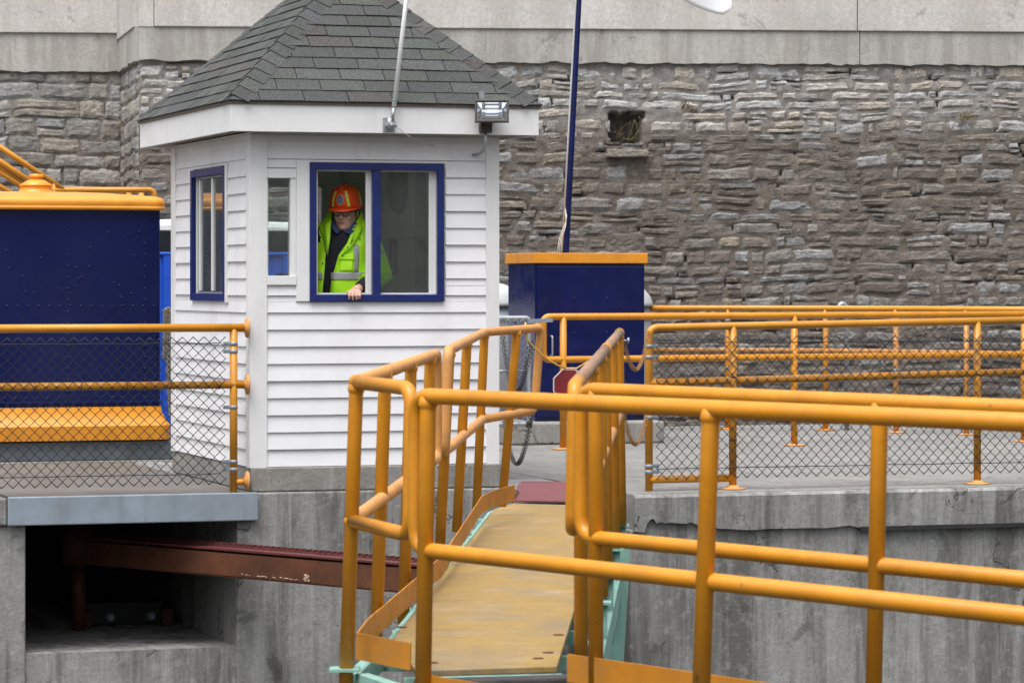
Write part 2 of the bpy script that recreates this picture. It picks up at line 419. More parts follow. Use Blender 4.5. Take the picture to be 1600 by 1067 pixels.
M['asphalt'] = mat('asphalt', (.05,.05,.05), .9, var=.2, scale=3)
M['ground'] = mat('earth_ground', (.10,.09,.07), .95, var=.3, scale=.8)

def plate_mat(name, col, sx=30):
    m, nt, b = newmat(name); n = N(nt)
    c = n.ramp(n.noise(2.2, 6, .65), [(.3, [x*.78 for x in col]), (.7, [x*1.2 for x in col])])
    br = n.voro(sx, 'F1', n.vec((1, 2.6, 1), (0, 0, .6)))
    c = n.mix(.4, c, n.ramp(br, [(.15, .72), (.45, .35)]), 'OVERLAY')
    nt.links.new(c, b.inputs['Base Color']); b.inputs['Roughness'].default_value = .55; b.inputs['Metallic'].default_value = .25
    n.bump(n.ramp(br, [(.1, 1.0), (.3, 0.0)]), .6, .006, b); return m
M['tread'] = plate_mat('tread_plate', (.16,.145,.13))
M['tread_grey'] = plate_mat('tread_plate_grey', (.30,.30,.30))

def plank_mat():
    m, nt, b = newmat('worn_yellow_plank'); n = N(nt)
    # non slip surface worn across the walking direction
    st = n.noise(3.0, 9, .72, n.vec((1.1, 16, 1), (0,0,.05)))
    c = n.ramp(st, [(.3, (.155,.115,.075)), (.48, (.26,.165,.045)), (.62, (.32,.20,.045)), (.8, (.44,.26,.03))])
    c = n.mix(.6, c, n.ramp(n.noise(60, 6, .75), [(.25, .3), (.75, .7)]), 'OVERLAY')
    c = n.mix(n.ramp(n.noise(2.5, 6, .7), [(.5, 0.0), (.75, .5)]), c, (.30,.27,.24))
    nt.links.new(c, b.inputs['Base Color']); bl = n.ramp(n.noise(1.6, 8, .72, n.vec((1.5,.8,1))), [(.46, 0.0), (.66, .7)])
    c = n.mix(bl, c, (.17,.135,.085))
    sc_ = n.ramp(n.noise(7, 9, .8, n.vec((1,5,1))), [(.58, 0.0), (.66, .8)])
    c = n.mix(sc_, c, (.12,.10,.08))
    nt.links.new(c, b.inputs['Base Color']); b.inputs['Roughness'].default_value = .8
    n.bump(n.noise(80, 6, .7), .4, .006, b); return m
M['plank'] = plank_mat()

def water_mat():
    m, nt, b = newmat('canal_water'); n = N(nt)
    b.inputs['Base Color'].default_value = (.02,.03,.025,1); b.inputs['Roughness'].default_value = .06
    n.bump(n.noise(3, 4), .2, .05, b); return m
M['water'] = water_mat()
# ------------------------------------------------------------------ ground, water, lock walls, deck
mb = MB(); mb.add([(-600,-600,-4),(600,-600,-4),(600,900,-4),(-600,900,-4)], [(0,1,2,3)])
struct(mb.build('ground', M['ground']), 'bare earth ground far below the lock deck')
mb = MB(); mb.add([(-60,4.3,-2.7),(60,4.3,-2.7),(60,26.5,-2.7),(-60,26.5,-2.7)], [(0,1,2,3)])
struct(mb.build('water', M['water']), 'dark canal water in the lock chamber')
mb = MB(); mb.box(-40, 40, -12, 4.0, -3.9, -.12)
struct(mb.build('near_lock_wall', M['conc_deck']), 'concrete lock side the view is taken from')

WB, LB = 1.835, 2.60                       # booth plan
VW = -.06                                  # face of the lock wall under the booth
uRecL, uRecR = u_at(40, VW), u_at(371, VW)
uRB = u_at(985, -1.1)                      # left end of the right hand wall block
uLip0, uLip1 = u_at(12, -.1), u_at(403, -.1)
zLed = z_at(1016, .5*(uRecL+uRecR), VW)
V_BACK = 24.0

mb = MB(); mb.ubox(-12, uRecL, VW, 4.2, -3.9, -.20)
struct(mb.build('lock_wall_pier', M['conc_wall'], bevel=.012), 'concrete pier left of the machinery recess')
mb = MB(); mb.ubox(uRecR, uRB+.6, VW, 4.2, -3.9, -.004)
struct(mb.build('lock_wall_middle', M['conc_wall'], bevel=.012), 'stained concrete lock wall under the booth')
mb = MB(); mb.ubox(-12, uLip0, VW-.03, 4.2, -.196, -.004)
struct(mb.build('pier_cap', M['conc_wall'], bevel=.015), 'concrete cap on the pier')
mb = MB(); mb.ubox(uRecL, uRecR, .35, 4.2, -3.9, zLed-.004)
mb.ubox(uRecL, uRecR, VW+.02, .35, -3.9, zLed)
struct(mb.build('recess_floor', M['conc_wall']), 'concrete ledge of the machinery recess')
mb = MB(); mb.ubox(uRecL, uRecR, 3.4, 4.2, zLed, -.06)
struct(mb.build('recess_back', M['pit_black']), 'back of the machinery recess, coloured black for its deep shade')  # black colour stands in for the deep shade of the recess
# right hand wall block with coping
mb = MB(); mb.ubox(uRB, 14, -1.1, 4.2, -3.9, -.25)
struct(mb.build('lock_wall_right', M['conc_wall'], bevel=.01), 'streaked concrete lock wall below the right fence')
random.seed(21)
# coping with a broken lower edge on the left
front = []
us = [uRB + .02 + (14-uRB)*(i/90)**2.2 for i in range(91)]
mb = MB()
prof = lambda e: [(-1.135, -.262+e), (-1.14, -.024), (-1.122, -.004), (4.2, -.004), (4.2, -.27+e)]
vs = []; fs = []
for i, u in enumerate(us):
    e = noise.noise(Vector((u*4, 0, 3)))*.022 + (0 if u < uRB+.5 else 0)
    if u > uRB+1.75: e = -.012
    du = u-uRB
    if .10 < du < .62: e = .055 + .06*abs(noise.noise(Vector((u*14, 1, 8)))) - .09*max(0, du-.3)
    j = noise.noise(Vector((u*9, 5, 0)))*.006
    pr = prof(e)
    vs += [W(u, p[0]+(j if q < 3 else 0), p[1]) for q, p in enumerate(pr)]
for i in range(90):
    for k in range(5):
        a = i*5+k; b2 = i*5+(k+1) % 5
        fs.append((a, b2, b2+5, a+5))
fs += [(0,1,2,3,4)[::-1], tuple(450+k for k in range(5))]
mb.add(vs, fs)
struct(mb.build('wall_coping', M['conc_wall']), 'rounded concrete coping along the right lock wall')
mb = MB(); mb.ubox(uRB+.03, uRB+.9, -1.098, -.6, -.27, -.06)
struct(mb.build('coping_core', M['conc_wall']), 'broken concrete behind the coping edge')
mb = MB(); mb.ubox(u_at(1345, -1.14), 14, -1.15, -1.09, -.292, -.262)
struct(mb.build('coping_strip', M['black']), 'dark strip under the coping')  # plain black bar along the slot line under the coping
# deck surfaces
mb = MB()
mb.ubox(uRB+.6, 14, 4.2, 9.2, -3.9, -.004)
mb.ubox(-14, uRB+.6, 4.2, V_BACK, -3.9, -.004)
struct(mb.build('deck_base', M['conc_wall']), 'concrete lock island')
def slab_sheet(name, quads, m, label):
    mb = MB()
    for (u0,u1,v0,v1,z) in quads:
        mb.ubox(u0,u1,v0,v1,z-.02,z)
    return struct(mb.build(name, m, bevel=.004), label)
uM = uRB+.6
quads = []
# slabs on the right hand deck with joints between them
for i in range(4):
    for j in range(4):
        quads.append((uRB+.03+i*2.9, uRB+.018+(i+1)*2.9, -1.06+j*2.55, -1.072+(j+1)*2.55, .002))
for j in range(2):
    quads.append((WB+.05, uRB+.012, .75+j*1.75, .738+(j+1)*1.75, .002))
    quads.append((WB+.05, uRB+.012, 4.25+j*2.5, 4.238+(j+1)*2.5, .002))
for i in range(3):
    quads.append((-14+i*4.95, -14+(i+1)*4.95-.012, 4.25, 14, .002))
slab_sheet('deck', quads, M['conc_deck'], 'pale concrete deck slabs')
mb = MB(); mb.ubox(u_at(776, .3), uRB-.05, -.02, .73, -.003, .006)
struct(mb.build('cover_plate', M['tread_grey']), 'grey tread plate at the head of the bridge')
mb = MB(); mb.ubox(uLip0+.02, -.035, -.08, 4.2, -.03, .0)
struct(mb.build('tread_plate_deck', M['tread']), 'brown grey tread plate over the machinery recess')
mb = MB(); mb.ubox(uLip0, uLip1, -.115, -.085, -.196, .003); mb.ubox(-.034, uLip1, -.085, -.062, -.19, .001)
struct(mb.build('steel_lip', M['steel_blue'], bevel=.008), 'blue grey steel edge over the recess')

# ------------------------------------------------------------------ quarry wall behind, stone by stone
def lerp(a, b, t): return a + (b-a)*t
WALL_A = Vector(((217-800)/F*47.5, 47.5)); WALL_B = Vector(((1700-800)/F*48.7, 48.7))
def rubble(P0, P1, z0, z1, hmin, hmax, wmin, wmax, colour, depth, seed, skip=None, nx=6, nz=4, jit=.02):
    rnd = random.Random(seed)
    d = (P1-P0); L = d.length; d = d/L; nrm = Vector((d.y, -d.x))          # towards the camera
    mb = MB(); z = z0
    def P(x, zz, out): return Vector((P0.x+d.x*x+nrm.x*out, P0.y+d.y*x+nrm.y*out, zz))
    def warp(x, zz): return zz + .07*noise.noise(Vector((x*.45, zz*.7, seed))) + .045*noise.noise(Vector((x*1.5, zz*1.6, seed+4)))
    while z < z1:
        h = rnd.uniform(hmin, hmax); x = -rnd.uniform(0, wmax)
        if z + h > z1 - .05: h = z1 - z
        while x < L:
            w = rnd.uniform(wmin, wmax) * rnd.choice((.45, .6, .8, 1, 1.2, 1.5))
            parts = [(z, z+h)]
            if h > hmin*1.4 and rnd.random() < .22:
                k = z + h*rnd.uniform(.38, .62); parts = [(z, k), (k, z+h)]
            for (a, b) in parts:
                x0, x1 = max(0, x), min(L, x+w)
                if x1-x0 < .05 or b-a < .02: continue
                if skip and skip(x0, x1, a, b): continue
                g = rnd.uniform(.001, .008)
                zc = (a+b)/2; out = depth*rnd.uniform(.55, 1.25)
                if rnd.random() < .06: out *= .35
                tint = colour(rnd, (x0+x1)/2, zc)
                tilt = rnd.uniform(-.012, .012); tx = rnd.uniform(-.02, .02); cj = [rnd.uniform(0, jit) for _ in range(8)]
                sd = rnd.uniform(0, 100); vs = []
                for iz in range(nz+1):
                    for ix in range(nx+1):
                        s, t = ix/nx, iz/nz
                        xl = x0+g+lerp(cj[0], cj[1], t); xr = x1-g-lerp(cj[2], cj[3], t)
                        zb = a+g+lerp(cj[4], cj[5], s)*.6; zt = b-g-lerp(cj[6], cj[7], s)*.6
                        xx = lerp(xl, xr, s); zz = lerp(zb, zt, t) + tilt*(s-.5)*2*(b-a)
                        edge = min(s, 1-s)*nx*.9, min(t, 1-t)*nz*.9
                        e = min(1, edge[0])*min(1, edge[1])
                        nn = noise.noise(Vector((xx*7+sd, zz*11, sd)))*.5 + noise.noise(Vector((xx*19, zz*25+sd, sd)))*.35
                        if e == 0:
                            xx += noise.noise(Vector((xx*9, zz*9, sd)))*.030; zz += noise.noise(Vector((xx*7+9, zz*9, sd)))*.034
                            vs.append(P(xx, warp(xx, zz), -.008))
                        else:
                            vs.append(P(xx, warp(xx, zz), out*.50 + tx*(s-.5) + nn*.026))
                fs = [(iz*(nx+1)+ix, iz*(nx+1)+ix+1, (iz+1)*(nx+1)+ix+1, (iz+1)*(nx+1)+ix) for iz in range(nz) for ix in range(nx)]
                mb.add(vs, fs, False, tint)
            x += w
        z += h
    return mb, P, L
def stone_colour(rnd, x, z):
    if z > 3.62 + .25*noise.noise(Vector((x*.7, 0, 0))):
        k = rnd.uniform(.29, .47); t = rnd.choice(((1,.97,.92), (1,.98,.95), (.98,.98,.98), (1,.94,.87), (1,.9,.78)))
    else:
        r = rnd.random()
        if r < .40: k = rnd.uniform(.13, .20); t = (1, .88, .77)
        elif r < .68: k = rnd.uniform(.19, .29); t = (1, .94, .87)
        elif r < .9: k = rnd.uniform(.22, .34); t = (.97, .985, 1)
        else: k = rnd.uniform(.22, .30); t = (1, .87, .70)
    return (k*t[0], k*t[1], k*t[2])
def block_colour(rnd, x, z):
    k = rnd.uniform(.24, .40); t = rnd.choice(((1,.96,.90), (1,.93,.84), (.98,.98,.98), (1,.90,.78)))
    return (k*t[0], k*t[1], k*t[2])
ZC0, ZC1 = 4.65, 5.13                     # underside of the concrete, top of the band
dW = (WALL_B-WALL_A); LW = dW.length; dW = dW/LW; nW = Vector((dW.y, -dW.x))
def wall_x(px): 
    k = (px-800)/F                        # distance along the wall line for a photo column
    return (k*WALL_A.y - WALL_A.x)/(dW.x - k*dW.y)
hx0, hx1 = wall_x(957), wall_x(1001); hz0, hz1 = EYE+(HZ-224)/108, EYE+(HZ-179)/108
def hole(x0, x1, a, b): return x1 > hx0+.02 and x0 < hx1-.02 and b > hz0+.03 and a < hz1-.03

wall = thing('stone_wall', (WALL_A.x, WALL_A.y, -3.9), 'tall weathered rubble stone wall with a concrete parapet behind the lock', 'wall')
mb, PW, LWL = rubble(WALL_A, WALL_B, -1.6, ZC0-.02, .10, .235, .20, .62, stone_colour, .045, 3, hole, 7, 4)
mb.build('stones', M['stone'], wall)
mb = MB()                                  # mortar bed as a thick core, with the opening left out
def mortar_face(Pf, x0, x1, z0, z1, st, seed, skip=None, mbase=.003):
    # rough mortar skin: squeezed out over some stones, washed out to deep gaps elsewhere
    nx, nz = int((x1-x0)/st), int((z1-z0)/(st*.8)); vs = []; fs = []
    for j in range(nz+1):
        for i in range(nx+1):
            x, z = lerp(x0, x1, i/nx), lerp(z0, z1, j/nz)
            a = noise.noise(Vector((x*1.1, z*1.9, seed))); b = noise.noise(Vector((x*5, z*9, seed+3))); c_ = noise.noise(Vector((x*15, z*22, seed+6)))
            h = mbase + .018*a + .020*b + .010*c_
            g = noise.noise(Vector((x*2.3, z*8.5, seed+9)))
            if g > .40: h -= min(.08, (g-.40)*.8)
            h = max(-.09, h)
            if skip and skip(x, z): h = -.55          # ragged pit of the square opening
            vs.append(Pf(x, z, h))
    for j in range(nz):
        for i in range(nx):
            a = j*(nx+1)+i; fs.append((a, a+1, a+nx+2, a+nx+1))
    m_ = MB(); m_.add(vs, fs, True); return m_
def core(x0, x1, z0, z1):
    a = [PW(x0,z0,-.6), PW(x1,z0,-.6), PW(x1,z1,-.6), PW(x0,z1,-.6)]
    mb.hexa([PW(x0,z0,-.1), PW(x1,z0,-.1), PW(x1,z0,-.6), PW(x0,z0,-.6), PW(x0,z1,-.1), PW(x1,z1,-.1), PW(x1,z1,-.6), PW(x0,z1,-.6)])
k0, k1, k2, k3 = hx0-.12, hx1+.12, hz0-.1, hz1+.12
core(0, k0, -3.9, ZC0-.02); core(k1, LWL, -3.9, ZC0-.02); core(k0, k1, -3.9, k2); core(k0, k1, k3, ZC0-.02)
mb.build('mortar_core', M['mortar'], wall)
mortar_face(PW, 0, LWL, -1.7, ZC0+.02, .042, 2, lambda x, z: hx0-.03+.07*noise.noise(Vector((z*7, 3, 1))) < x < hx1+.02+.08*noise.noise(Vector((z*6, 8, 1))) and hz0-.02+.05*noise.noise(Vector((x*8, 2, 5))) < z < hz1+.02+.07*noise.noise(Vector((x*7, 4, 5)))).build('mortar_face', M['mortar'], wall)
mb = MB(); mb.hexa([PW(hx0-.2,hz0-.2,-.62), PW(hx1+.2,hz0-.2,-.62), PW(hx1+.2,hz0-.2,-.7), PW(hx0-.2,hz0-.2,-.7), PW(hx0-.2,hz1+.2,-.62), PW(hx1+.2,hz1+.2,-.62), PW(hx1+.2,hz1+.2,-.7), PW(hx0-.2,hz1+.2,-.7)])
mb.build('opening_back', M['timber'], wall)
lx0, lx1 = wall_x(946), wall_x(1012); lz = EYE+(HZ-247)/108
mb = MB(); vs = []
rnd = random.Random(5)
mb.hexa([PW(lx0,lz,.16), PW(lx1,lz+.01,.17), PW(lx1,lz,-.1), PW(lx0,lz,-.1), PW(lx0+.03,lz+.12,.15), PW(lx1-.02,lz+.11,.15), PW(lx1,lz+.12,-.1), PW(lx0,lz+.12,-.1)], tint=(.22,.20,.175))
mb.build('ledge_stone', M['stone'], wall, bevel=.02)
# concrete band and parapet
def conc_run(name, x0, x1, z0, z1, out, m, seed, rough_bottom=False, back=.6):
    mb = MB(); n = int((x1-x0)/.09); vs = []; fs = []
    for i in range(n+1):
        x = lerp(x0, x1, i/n); e = (noise.noise(Vector((x*3.1, seed, 0)))*.035 + noise.noise(Vector((x*11, seed, 2)))*.022) if rough_bottom else 0
        vs += [PW(x, z0+e, out), PW(x, z1, out), PW(x, z1, -back), PW(x, z0+e, -back)]
    for i in range(n):
        for k in range(4):
            a = i*4+k; b2 = i*4+(k+1) % 4; fs.append((a, a+4, b2+4, b2))
    fs += [(0,1,2,3), tuple(n*4+k for k in (3,2,1,0))]
    mb.add(vs, fs); return mb
xj = wall_x(1342)
for (a, b) in ((0, xj-.006), (xj+.006, LWL)):
    conc_run('', a, b, ZC0, ZC1-.004, .07, None, 1, True).build('concrete_band', M['conc_band'], wall)
for (a, b) in ((.22, wall_x(1338)-.005), (wall_x(1338)+.005, LWL)):
    conc_run('', a, b, ZC1, 7.6, .10, None, 2).build('parapet_panel', M['conc_top'], wall, bevel=.012)
conc_run('', 0, .21, ZC1, 7.6, .08, None, 2).build('parapet_panel', M['conc_top'], wall)
# weeds in the wall
def weeds(c, n, r, hgt, seed, mb):
    rnd = random.Random(seed)
    for _ in range(n):
        b = c + Vector((rnd.uniform(-r, r), rnd.uniform(-.1, .03), rnd.uniform(-.03, .03)))
        t = b + Vector((rnd.uniform(-r, r)*1.3, rnd.uniform(-.18, -.02), rnd.uniform(-.3, 1)*hgt)); m_ = (b+t)/2 + Vector((rnd.uniform(-.04,.04), -.03, .05))
        mb.tube([b, m_, t], [.004, .003, .0015], 3, caps=False)
mb = MB()
weeds(PW((hx0+hx1)/2+.02, hz0+.06, -.02), 16, .17, .26, 1, mb); weeds(PW(hx1-.05, hz1-.1, .0), 6, .1, -.3, 2, mb)
tag(mb.build('dry_weeds', M['grass']), 'dry weeds growing in the square opening of the stone wall', 'weeds', kind='stuff')
for (px, py, sd) in ((1072, 172, 5), (1508, 184, 6)):
    mb = MB(); x = wall_x(px); weeds(PW(x, EYE+(HZ-py)/108, .05), 40, .08, .12, sd, mb)
    tag(mb.build('weed_tuft', M['grass']), 'small dry weed tuft high on the stone wall, ' + ('nearer the square opening' if px < 1300 else 'far right of the square opening'), 'weeds', group='weed tufts on the stone wall')

# set back wall on the left, large squared blocks
LA = Vector(((190-800)/F*50.1, 50.1)); dL = Vector((-dW.x, -dW.y))
LB0 = LA + dL*4.5
wl2 = thing('block_stone_wall', (LB0.x, LB0.y, -3.9), 'set back wall of large squared stone blocks under concrete, left of the booth', 'wall')
sz = 50.1/47.5
mb, PL, LL = rubble(LB0, LA, -1.2, 4.62, .20, .36, .30, .95, block_colour, .05, 11, None, 7, 5, .012)
mb.build('stones', M['stone'], wl2)
mb = MB(); mb.hexa([PL(0,-3.9,-.1), PL(LL,-3.9,-.1), PL(LL,-3.9,-.6), PL(0,-3.9,-.6), PL(0,4.64,-.1), PL(LL,4.64,-.1), PL(LL,4.64,-.6), PL(0,4.64,-.6)])
mb.build('mortar_core', M['mortar'], wl2)
mortar_face(PL, 0, LL, -1.2, 4.66, .05, 31, None, -.012).build('mortar_face', M['mortar'], wl2)
PWs = PW; PW = PL
conc_run('', 0, LL, 4.65, 5.22, .07, None, 4, True).build('concrete_band', M['conc_band'], wl2)
conc_run('', 0, LL, 5.225, 7.6, .11, None, 5).build('parapet_panel', M['conc_top'], wl2, bevel=.012)
PW = PWs
# return between the two walls
mb, PR, LR = rubble(LA, WALL_A, -1.2, 4.63, .18, .36, .3, .8, block_colour, .04, 17, None, 6, 5, .012)
mb.build('return_stones', M['stone'], wall)
mb = MB(); mb.hexa([PR(0,-3.9,-.1), PR(LR,-3.9,-.1), PR(LR-.05,-3.9,-.4), PR(0,-3.9,-.4), PR(0,4.64,-.1), PR(LR,4.64,-.1), PR(LR-.05,4.64,-.4), PR(0,4.64,-.4)])
mb.build('return_core', M['mortar'], wall)
mortar_face(PR, 0, LR, -1.2, 4.66, .05, 37, None, -.01).build('return_mortar', M['mortar'], wall)
PW = PR
conc_run('', 0, LR-.01, 4.65, ZC1-.004, .06, None, 6, True, .3).build('return_band', M['conc_band'], wall)
conc_run('', 0, LR-.01, ZC1, 7.6, .08, None, 7, False, .3).build('return_parapet', M['conc_top'], wall)
PW = PWs

# ------------------------------------------------------------------ pipe fences with chain link
PR_ = .0275
def chainlink(P0, P1, z0, z1, w=.0385, r=.0035):
    # interlocking zigzag wires between two plan points
    P0 = Vector((P0[0], P0[1])); P1 = Vector((P1[0], P1[1])); d = P1-P0; L = d.length; d /= L; nr = Vector((d.y, -d.x))
    mb = MB(); n = int(L/w); rows = int(round((z1-z0)/w))
    zz0 = z0 if not callable(z0) else 0
    rnd = random.Random(int(L*1000))
    for k in range(n):
        pts = []
        for j in range(rows+1):
            side = (j+k) % 2
            x = k*w + (w+.001 if side else -.001); z = z1 - j*(z1-z0)/rows
            o = r*1.0 if side else -r*1.0
            x += .004*noise.noise(Vector((x*3, z*3, L)))
            p = P0 + d*x + nr*(o + .008*noise.noise(Vector((x*1.3, z*1.7, 7))))
            pts.append((p.x, p.y, z + .003*noise.noise(Vector((x*4, z*4, 1)))))
        mb.tube(pts, r, 4)
    for zz in (z1-.045, z0+.075):           # tension wires
        pts = []
        for j in range(int(L/.15)+1):
            p = P0+d*min(L, j*.15)+nr*.006; pts.append((p.x, p.y, zz+.005*noise.noise(Vector((j*.7, zz, 2)))))
        mb.tube(pts, r*.9, 4)
    return mb
def clamp(c, axis=(0,0,1), r=.031, h=.026, toward=None):
    mb = MB(); c = Vector(c); ax = Vector(axis)
    mb.lathe(c-ax*h/2, [(r-.004, 0), (r, .002), (r, h-.002), (r-.004, h)], 14, axis)
    if toward is not None:
        t = Vector(toward); mb.beam(c+t*.028, c+t*.075, .006, h)
        mb.tube([c+t*.055-t.cross(ax)*.014, c+t*.055+t.cross(ax)*.014], .007, 6)
    return mb
def wire_ties(par, a, b, n, r=PR_):
    a = Vector(a); b = Vector(b); d = (b-a).normalized(); e1 = Vector((0,0,1)); e2 = d.cross(e1)
    for i in range(n):
        c = a.lerp(b, (i+.5)/n); t = random.uniform(-.02, .02)
        pts = [c + d*(t+.008*math.sin(k*.8)) + (e1*math.cos(k*.785)+e2*math.sin(k*.785))*(r+.003) for k in range(8)]
        MB().tube(pts, .0025, 4, closed=True).build('wire_tie', M['wire'], par)

# left fence, bolted to the booth corner and the steel lip
vF = -.06
lf = thing('pipe_fence', W(u_at(365, vF), vF, 0), 'yellow pipe and chain link fence before the navy cabin, bolted to the booth', 'fence', 'yellow fences')
uP = u_at(365, vF); uE = u_at(386, vF); uL = u_at(-60, vF)
zt, zm = z_at(512, uP, vF), z_at(601, uP, vF)
MB().cyl(W(uL, vF, zt), W(uE, vF, zt), PR_*1.06).build('top_rail', M['yellow'], lf)
MB().cyl(W(uL, vF, zm), W(uE, vF, zm), PR_).build('mid_rail', M['yellow_far'], lf)
MB().cyl(W(uP, vF, .003), W(uP, vF, zt), PR_).build('post', M['yellow_far'], lf)
MB().cyl(W(uL, vF, .003), W(uL, vF, zt), PR_).build('post', M['yellow_far'], lf)
MB().cyl(W(uP, vF, z_at(753,uP,vF)), W(uE, vF, z_at(753,uP,vF)), PR_*.8).build('foot_stub', M['yellow_far'], lf)
for z in (zt, zm, z_at(752, uP, vF)):
    mb = MB(); ax = Vector((CT, ST, 0)); mb.lathe(W(uE-.004, vF, z), [(.03, -.02), (.036, -.004), (.072, 0), (.072, .010), (.03, .012)], 18, ax)
    mb.build('flange', M['yellow_worn'], lf)
uB = u_at(353, vF)
chainlink(W(uL, vF-.035), W(uB, vF-.035), z_at(756, uB, vF), z_at(526, uB, vF)).build('chain_link_mesh', M['wire'], lf)
mb = MB(); mb.beam(W(uB, vF-.035, z_at(752,uB,vF)), W(uB, vF-.035, z_at(524,uB,vF)), .016, .006); mb.build('tension_bar', M['rust'], lf)
for py in (537, 549, 636, 721, 733):
    clamp(W(uP, vF, z_at(py, uP, vF)), toward=Vector((-CT, -ST, 0))).build('clamp', M['clamp'], lf)
wire_ties(lf, W(uL, vF, zm), W(uB+.1, vF, zm), 6)

# near fence on the right along the lock edge
vN = -.82
nf = thing('pipe_fence', W(u_at(1014, vN), vN, 0), 'yellow pipe and chain link fence along the right lock edge, nearest of the deck fences', 'fence', 'yellow fences')
uA, uZ = u_at(1014, vN), u_at(1760, vN)
def zline(px0, py0, px1, py1, v):
    ua, ub = u_at(px0, v), u_at(px1, v); za, zb = z_at(py0, ua, v), z_at(py1, ub, v)
    return lambda u: za + (zb-za)*(u-ua)/(ub-ua)
ztop = zline(1014, 512, 1600, 500.5, vN); zmid = zline(1014, 598, 1600, 581, vN)
mb = MB(); mb.tube(fillet([W(uA, vN, -.0), W(uA, vN, ztop(uA)), W(uZ, vN, ztop(uZ))], .07), PR_, 12); mb.build('top_rail', M['yellow_far'], nf)
MB().cyl(W(uA, vN, zmid(uA)), W(uZ, vN, zmid(uZ)), PR_).build('mid_rail', M['yellow_far'], nf)
for px in (1145, 1527):
    u = u_at(px, vN); mb = MB(); mb.cyl(W(u, vN, .004), W(u, vN, ztop(u)), PR_); mb.build('post', M['yellow_far'], nf)
    mb = MB(); mb.lathe(W(u, vN, .003), [(.095,0),(.095,.010),(.05,.012),(.036,.03)], 16); mb.build('base_plate', M['yellow_worn'], nf)
u2 = u_at(1145, vN); zb = z_at(749, uA, vN)
MB().cyl(W(uA, vN, zb), W(u2, vN, zb), PR_).build('bottom_rail', M['yellow_far'], nf)
uC = u_at(1023, vN)
chainlink(W(uC, vN-.036), W(uZ, vN-.036), .085, 1.10).build('chain_link_mesh', M['wire'], nf)
mb = MB(); mb.beam(W(uC, vN-.036, .09), W(uC, vN-.036, 1.10), .018, .006); mb.build('tension_bar', M['black'], nf)
for py in (541, 558, 652, 728, 737):
    clamp(W(uA, vN, z_at(py, uA, vN)), toward=Vector((CT, ST, 0))).build('clamp', M['clamp'], nf)
wire_ties(nf, W(uA, vN, zmid(uA)), W(uZ, vN, zmid(uZ)), 7)
for px in (1145, 1527):
    u = u_at(px, vN)
    for z in (.35, .8):
        mb = MB(); mb.lathe(W(u, vN, z), [(PR_+.003,0),(PR_+.003,.008)], 10); mb.build('wire_tie', M['wire'], nf)

# middle fence, rails only
vM = 4.92
mf = thing('pipe_fence', W(u_at(880, vM), vM, 0), 'yellow two rail pipe fence without mesh, starting before the navy cabinet', 'fence', 'yellow fences')
uA, uZ = u_at(849, vM), u_at(1760, vM)
ztop = zline(849, 495, 1600, 491, vM); zmid = zline(849, 562, 1600, 554, vM)
mb = MB(); mb.tube(fillet([W(uZ, vM, zmid(uZ)), W(uA, vM, zmid(uA)), W(uA, vM, ztop(uA)), W(uZ, vM, ztop(uZ))], .06), PR_*1.1, 12); mb.build('rail', M['yellow'], mf)
for px in (880, 1241, 1600):
    u = u_at(px, vM); mb = MB(); mb.cyl(W(u, vM, .004), W(u, vM, ztop(u)), PR_*1.1); mb.build('post', M['yellow'], mf)
    mb = MB(); mb.lathe(W(u, vM, .003), [(.10,0),(.10,.012),(.04,.016)], 16); mb.build('base_plate', M['yellow_worn'], mf)

# far fence by the edge of the lower chambers
farP = [(1000, 672), (1137, 671), (1290, 673), (1400, 676.5), (1510, 680), (1720, 688)]
ff = thing('pipe_fence', gp(1290, 673), 'far yellow chain link fence running in front of the stone wall', 'fence', 'yellow fences')
pts = [gp(x, y) for x, y in farP]
ht, hm, hb = 1.225, .80, .35
def at_h(p, h): return Vector((p.x, p.y, h))
MB().tube([at_h(p, ht) for p in pts], PR_*1.05, 10).build('top_rail', M['yellow'], ff)
MB().tube([at_h(p, hm) for p in pts], PR_*1.0, 10).build('mid_rail', M['yellow_worn'], ff)
for i, p in enumerate(pts[:-1]):
    mm = M['yellow'] if i in (1, 2) else M['yellow_worn']
    mb = MB(); mb.cyl(at_h(p, .004), at_h(p, ht), PR_); mb.build('post', mm, ff)
    mb = MB(); mb.lathe(at_h(p, .003), [(.10,0),(.10,.012),(.04,.016)], 14); mb.build('base_plate', mm, ff)
    for h in (1.1, .62): clamp(at_h(p, h)).build('clamp', M['clamp'], ff)
mb = MB()
for a, b in zip(pts[:-1], pts[1:]):
    off = Vector((0, -.04)); q = chainlink(a.xy+off, b.xy+off, .06, 1.16, .0385, .0022)
    k = len(mb.v); mb.v += q.v; mb.f += [[i+k for i in f] for f in q.f]; mb.sm += q.sm; mb.t += q.t
mb.build('chain_link_mesh', M['wire'], ff)
# thin pale pole with a bent head beside it
p = gp(1323, 672)
mb = MB(); mb.tube(fillet([p, at_h(p, 1.24), at_h(p, 1.28)+Vector((-.05,-.02,.0)), at_h(p, 1.22)+Vector((-.10,-.04,-.0))], .04), .024, 10)
tag(mb.build('bent_pole', M['galv']), 'thin pale pole with a bent head beside the far fence', 'pole')
# ------------------------------------------------------------------ the booth
booth = thing('operator_booth', W(0, 0, 0), 'small white clapboard operator booth with green shingled hip roof and blue window frames', 'booth')
mb = MB(); mb.ubox(-.012, WB+.012, -.035, LB+.01, .0, .172); mb.build('foundation', M['conc_curb'], booth, bevel=.01)
ZB, ZT = .172, 2.53
def zf(py, px, v=0): return z_at(py, u_at(px, v), v)
def uf(px, v=0): return u_at(px, v)
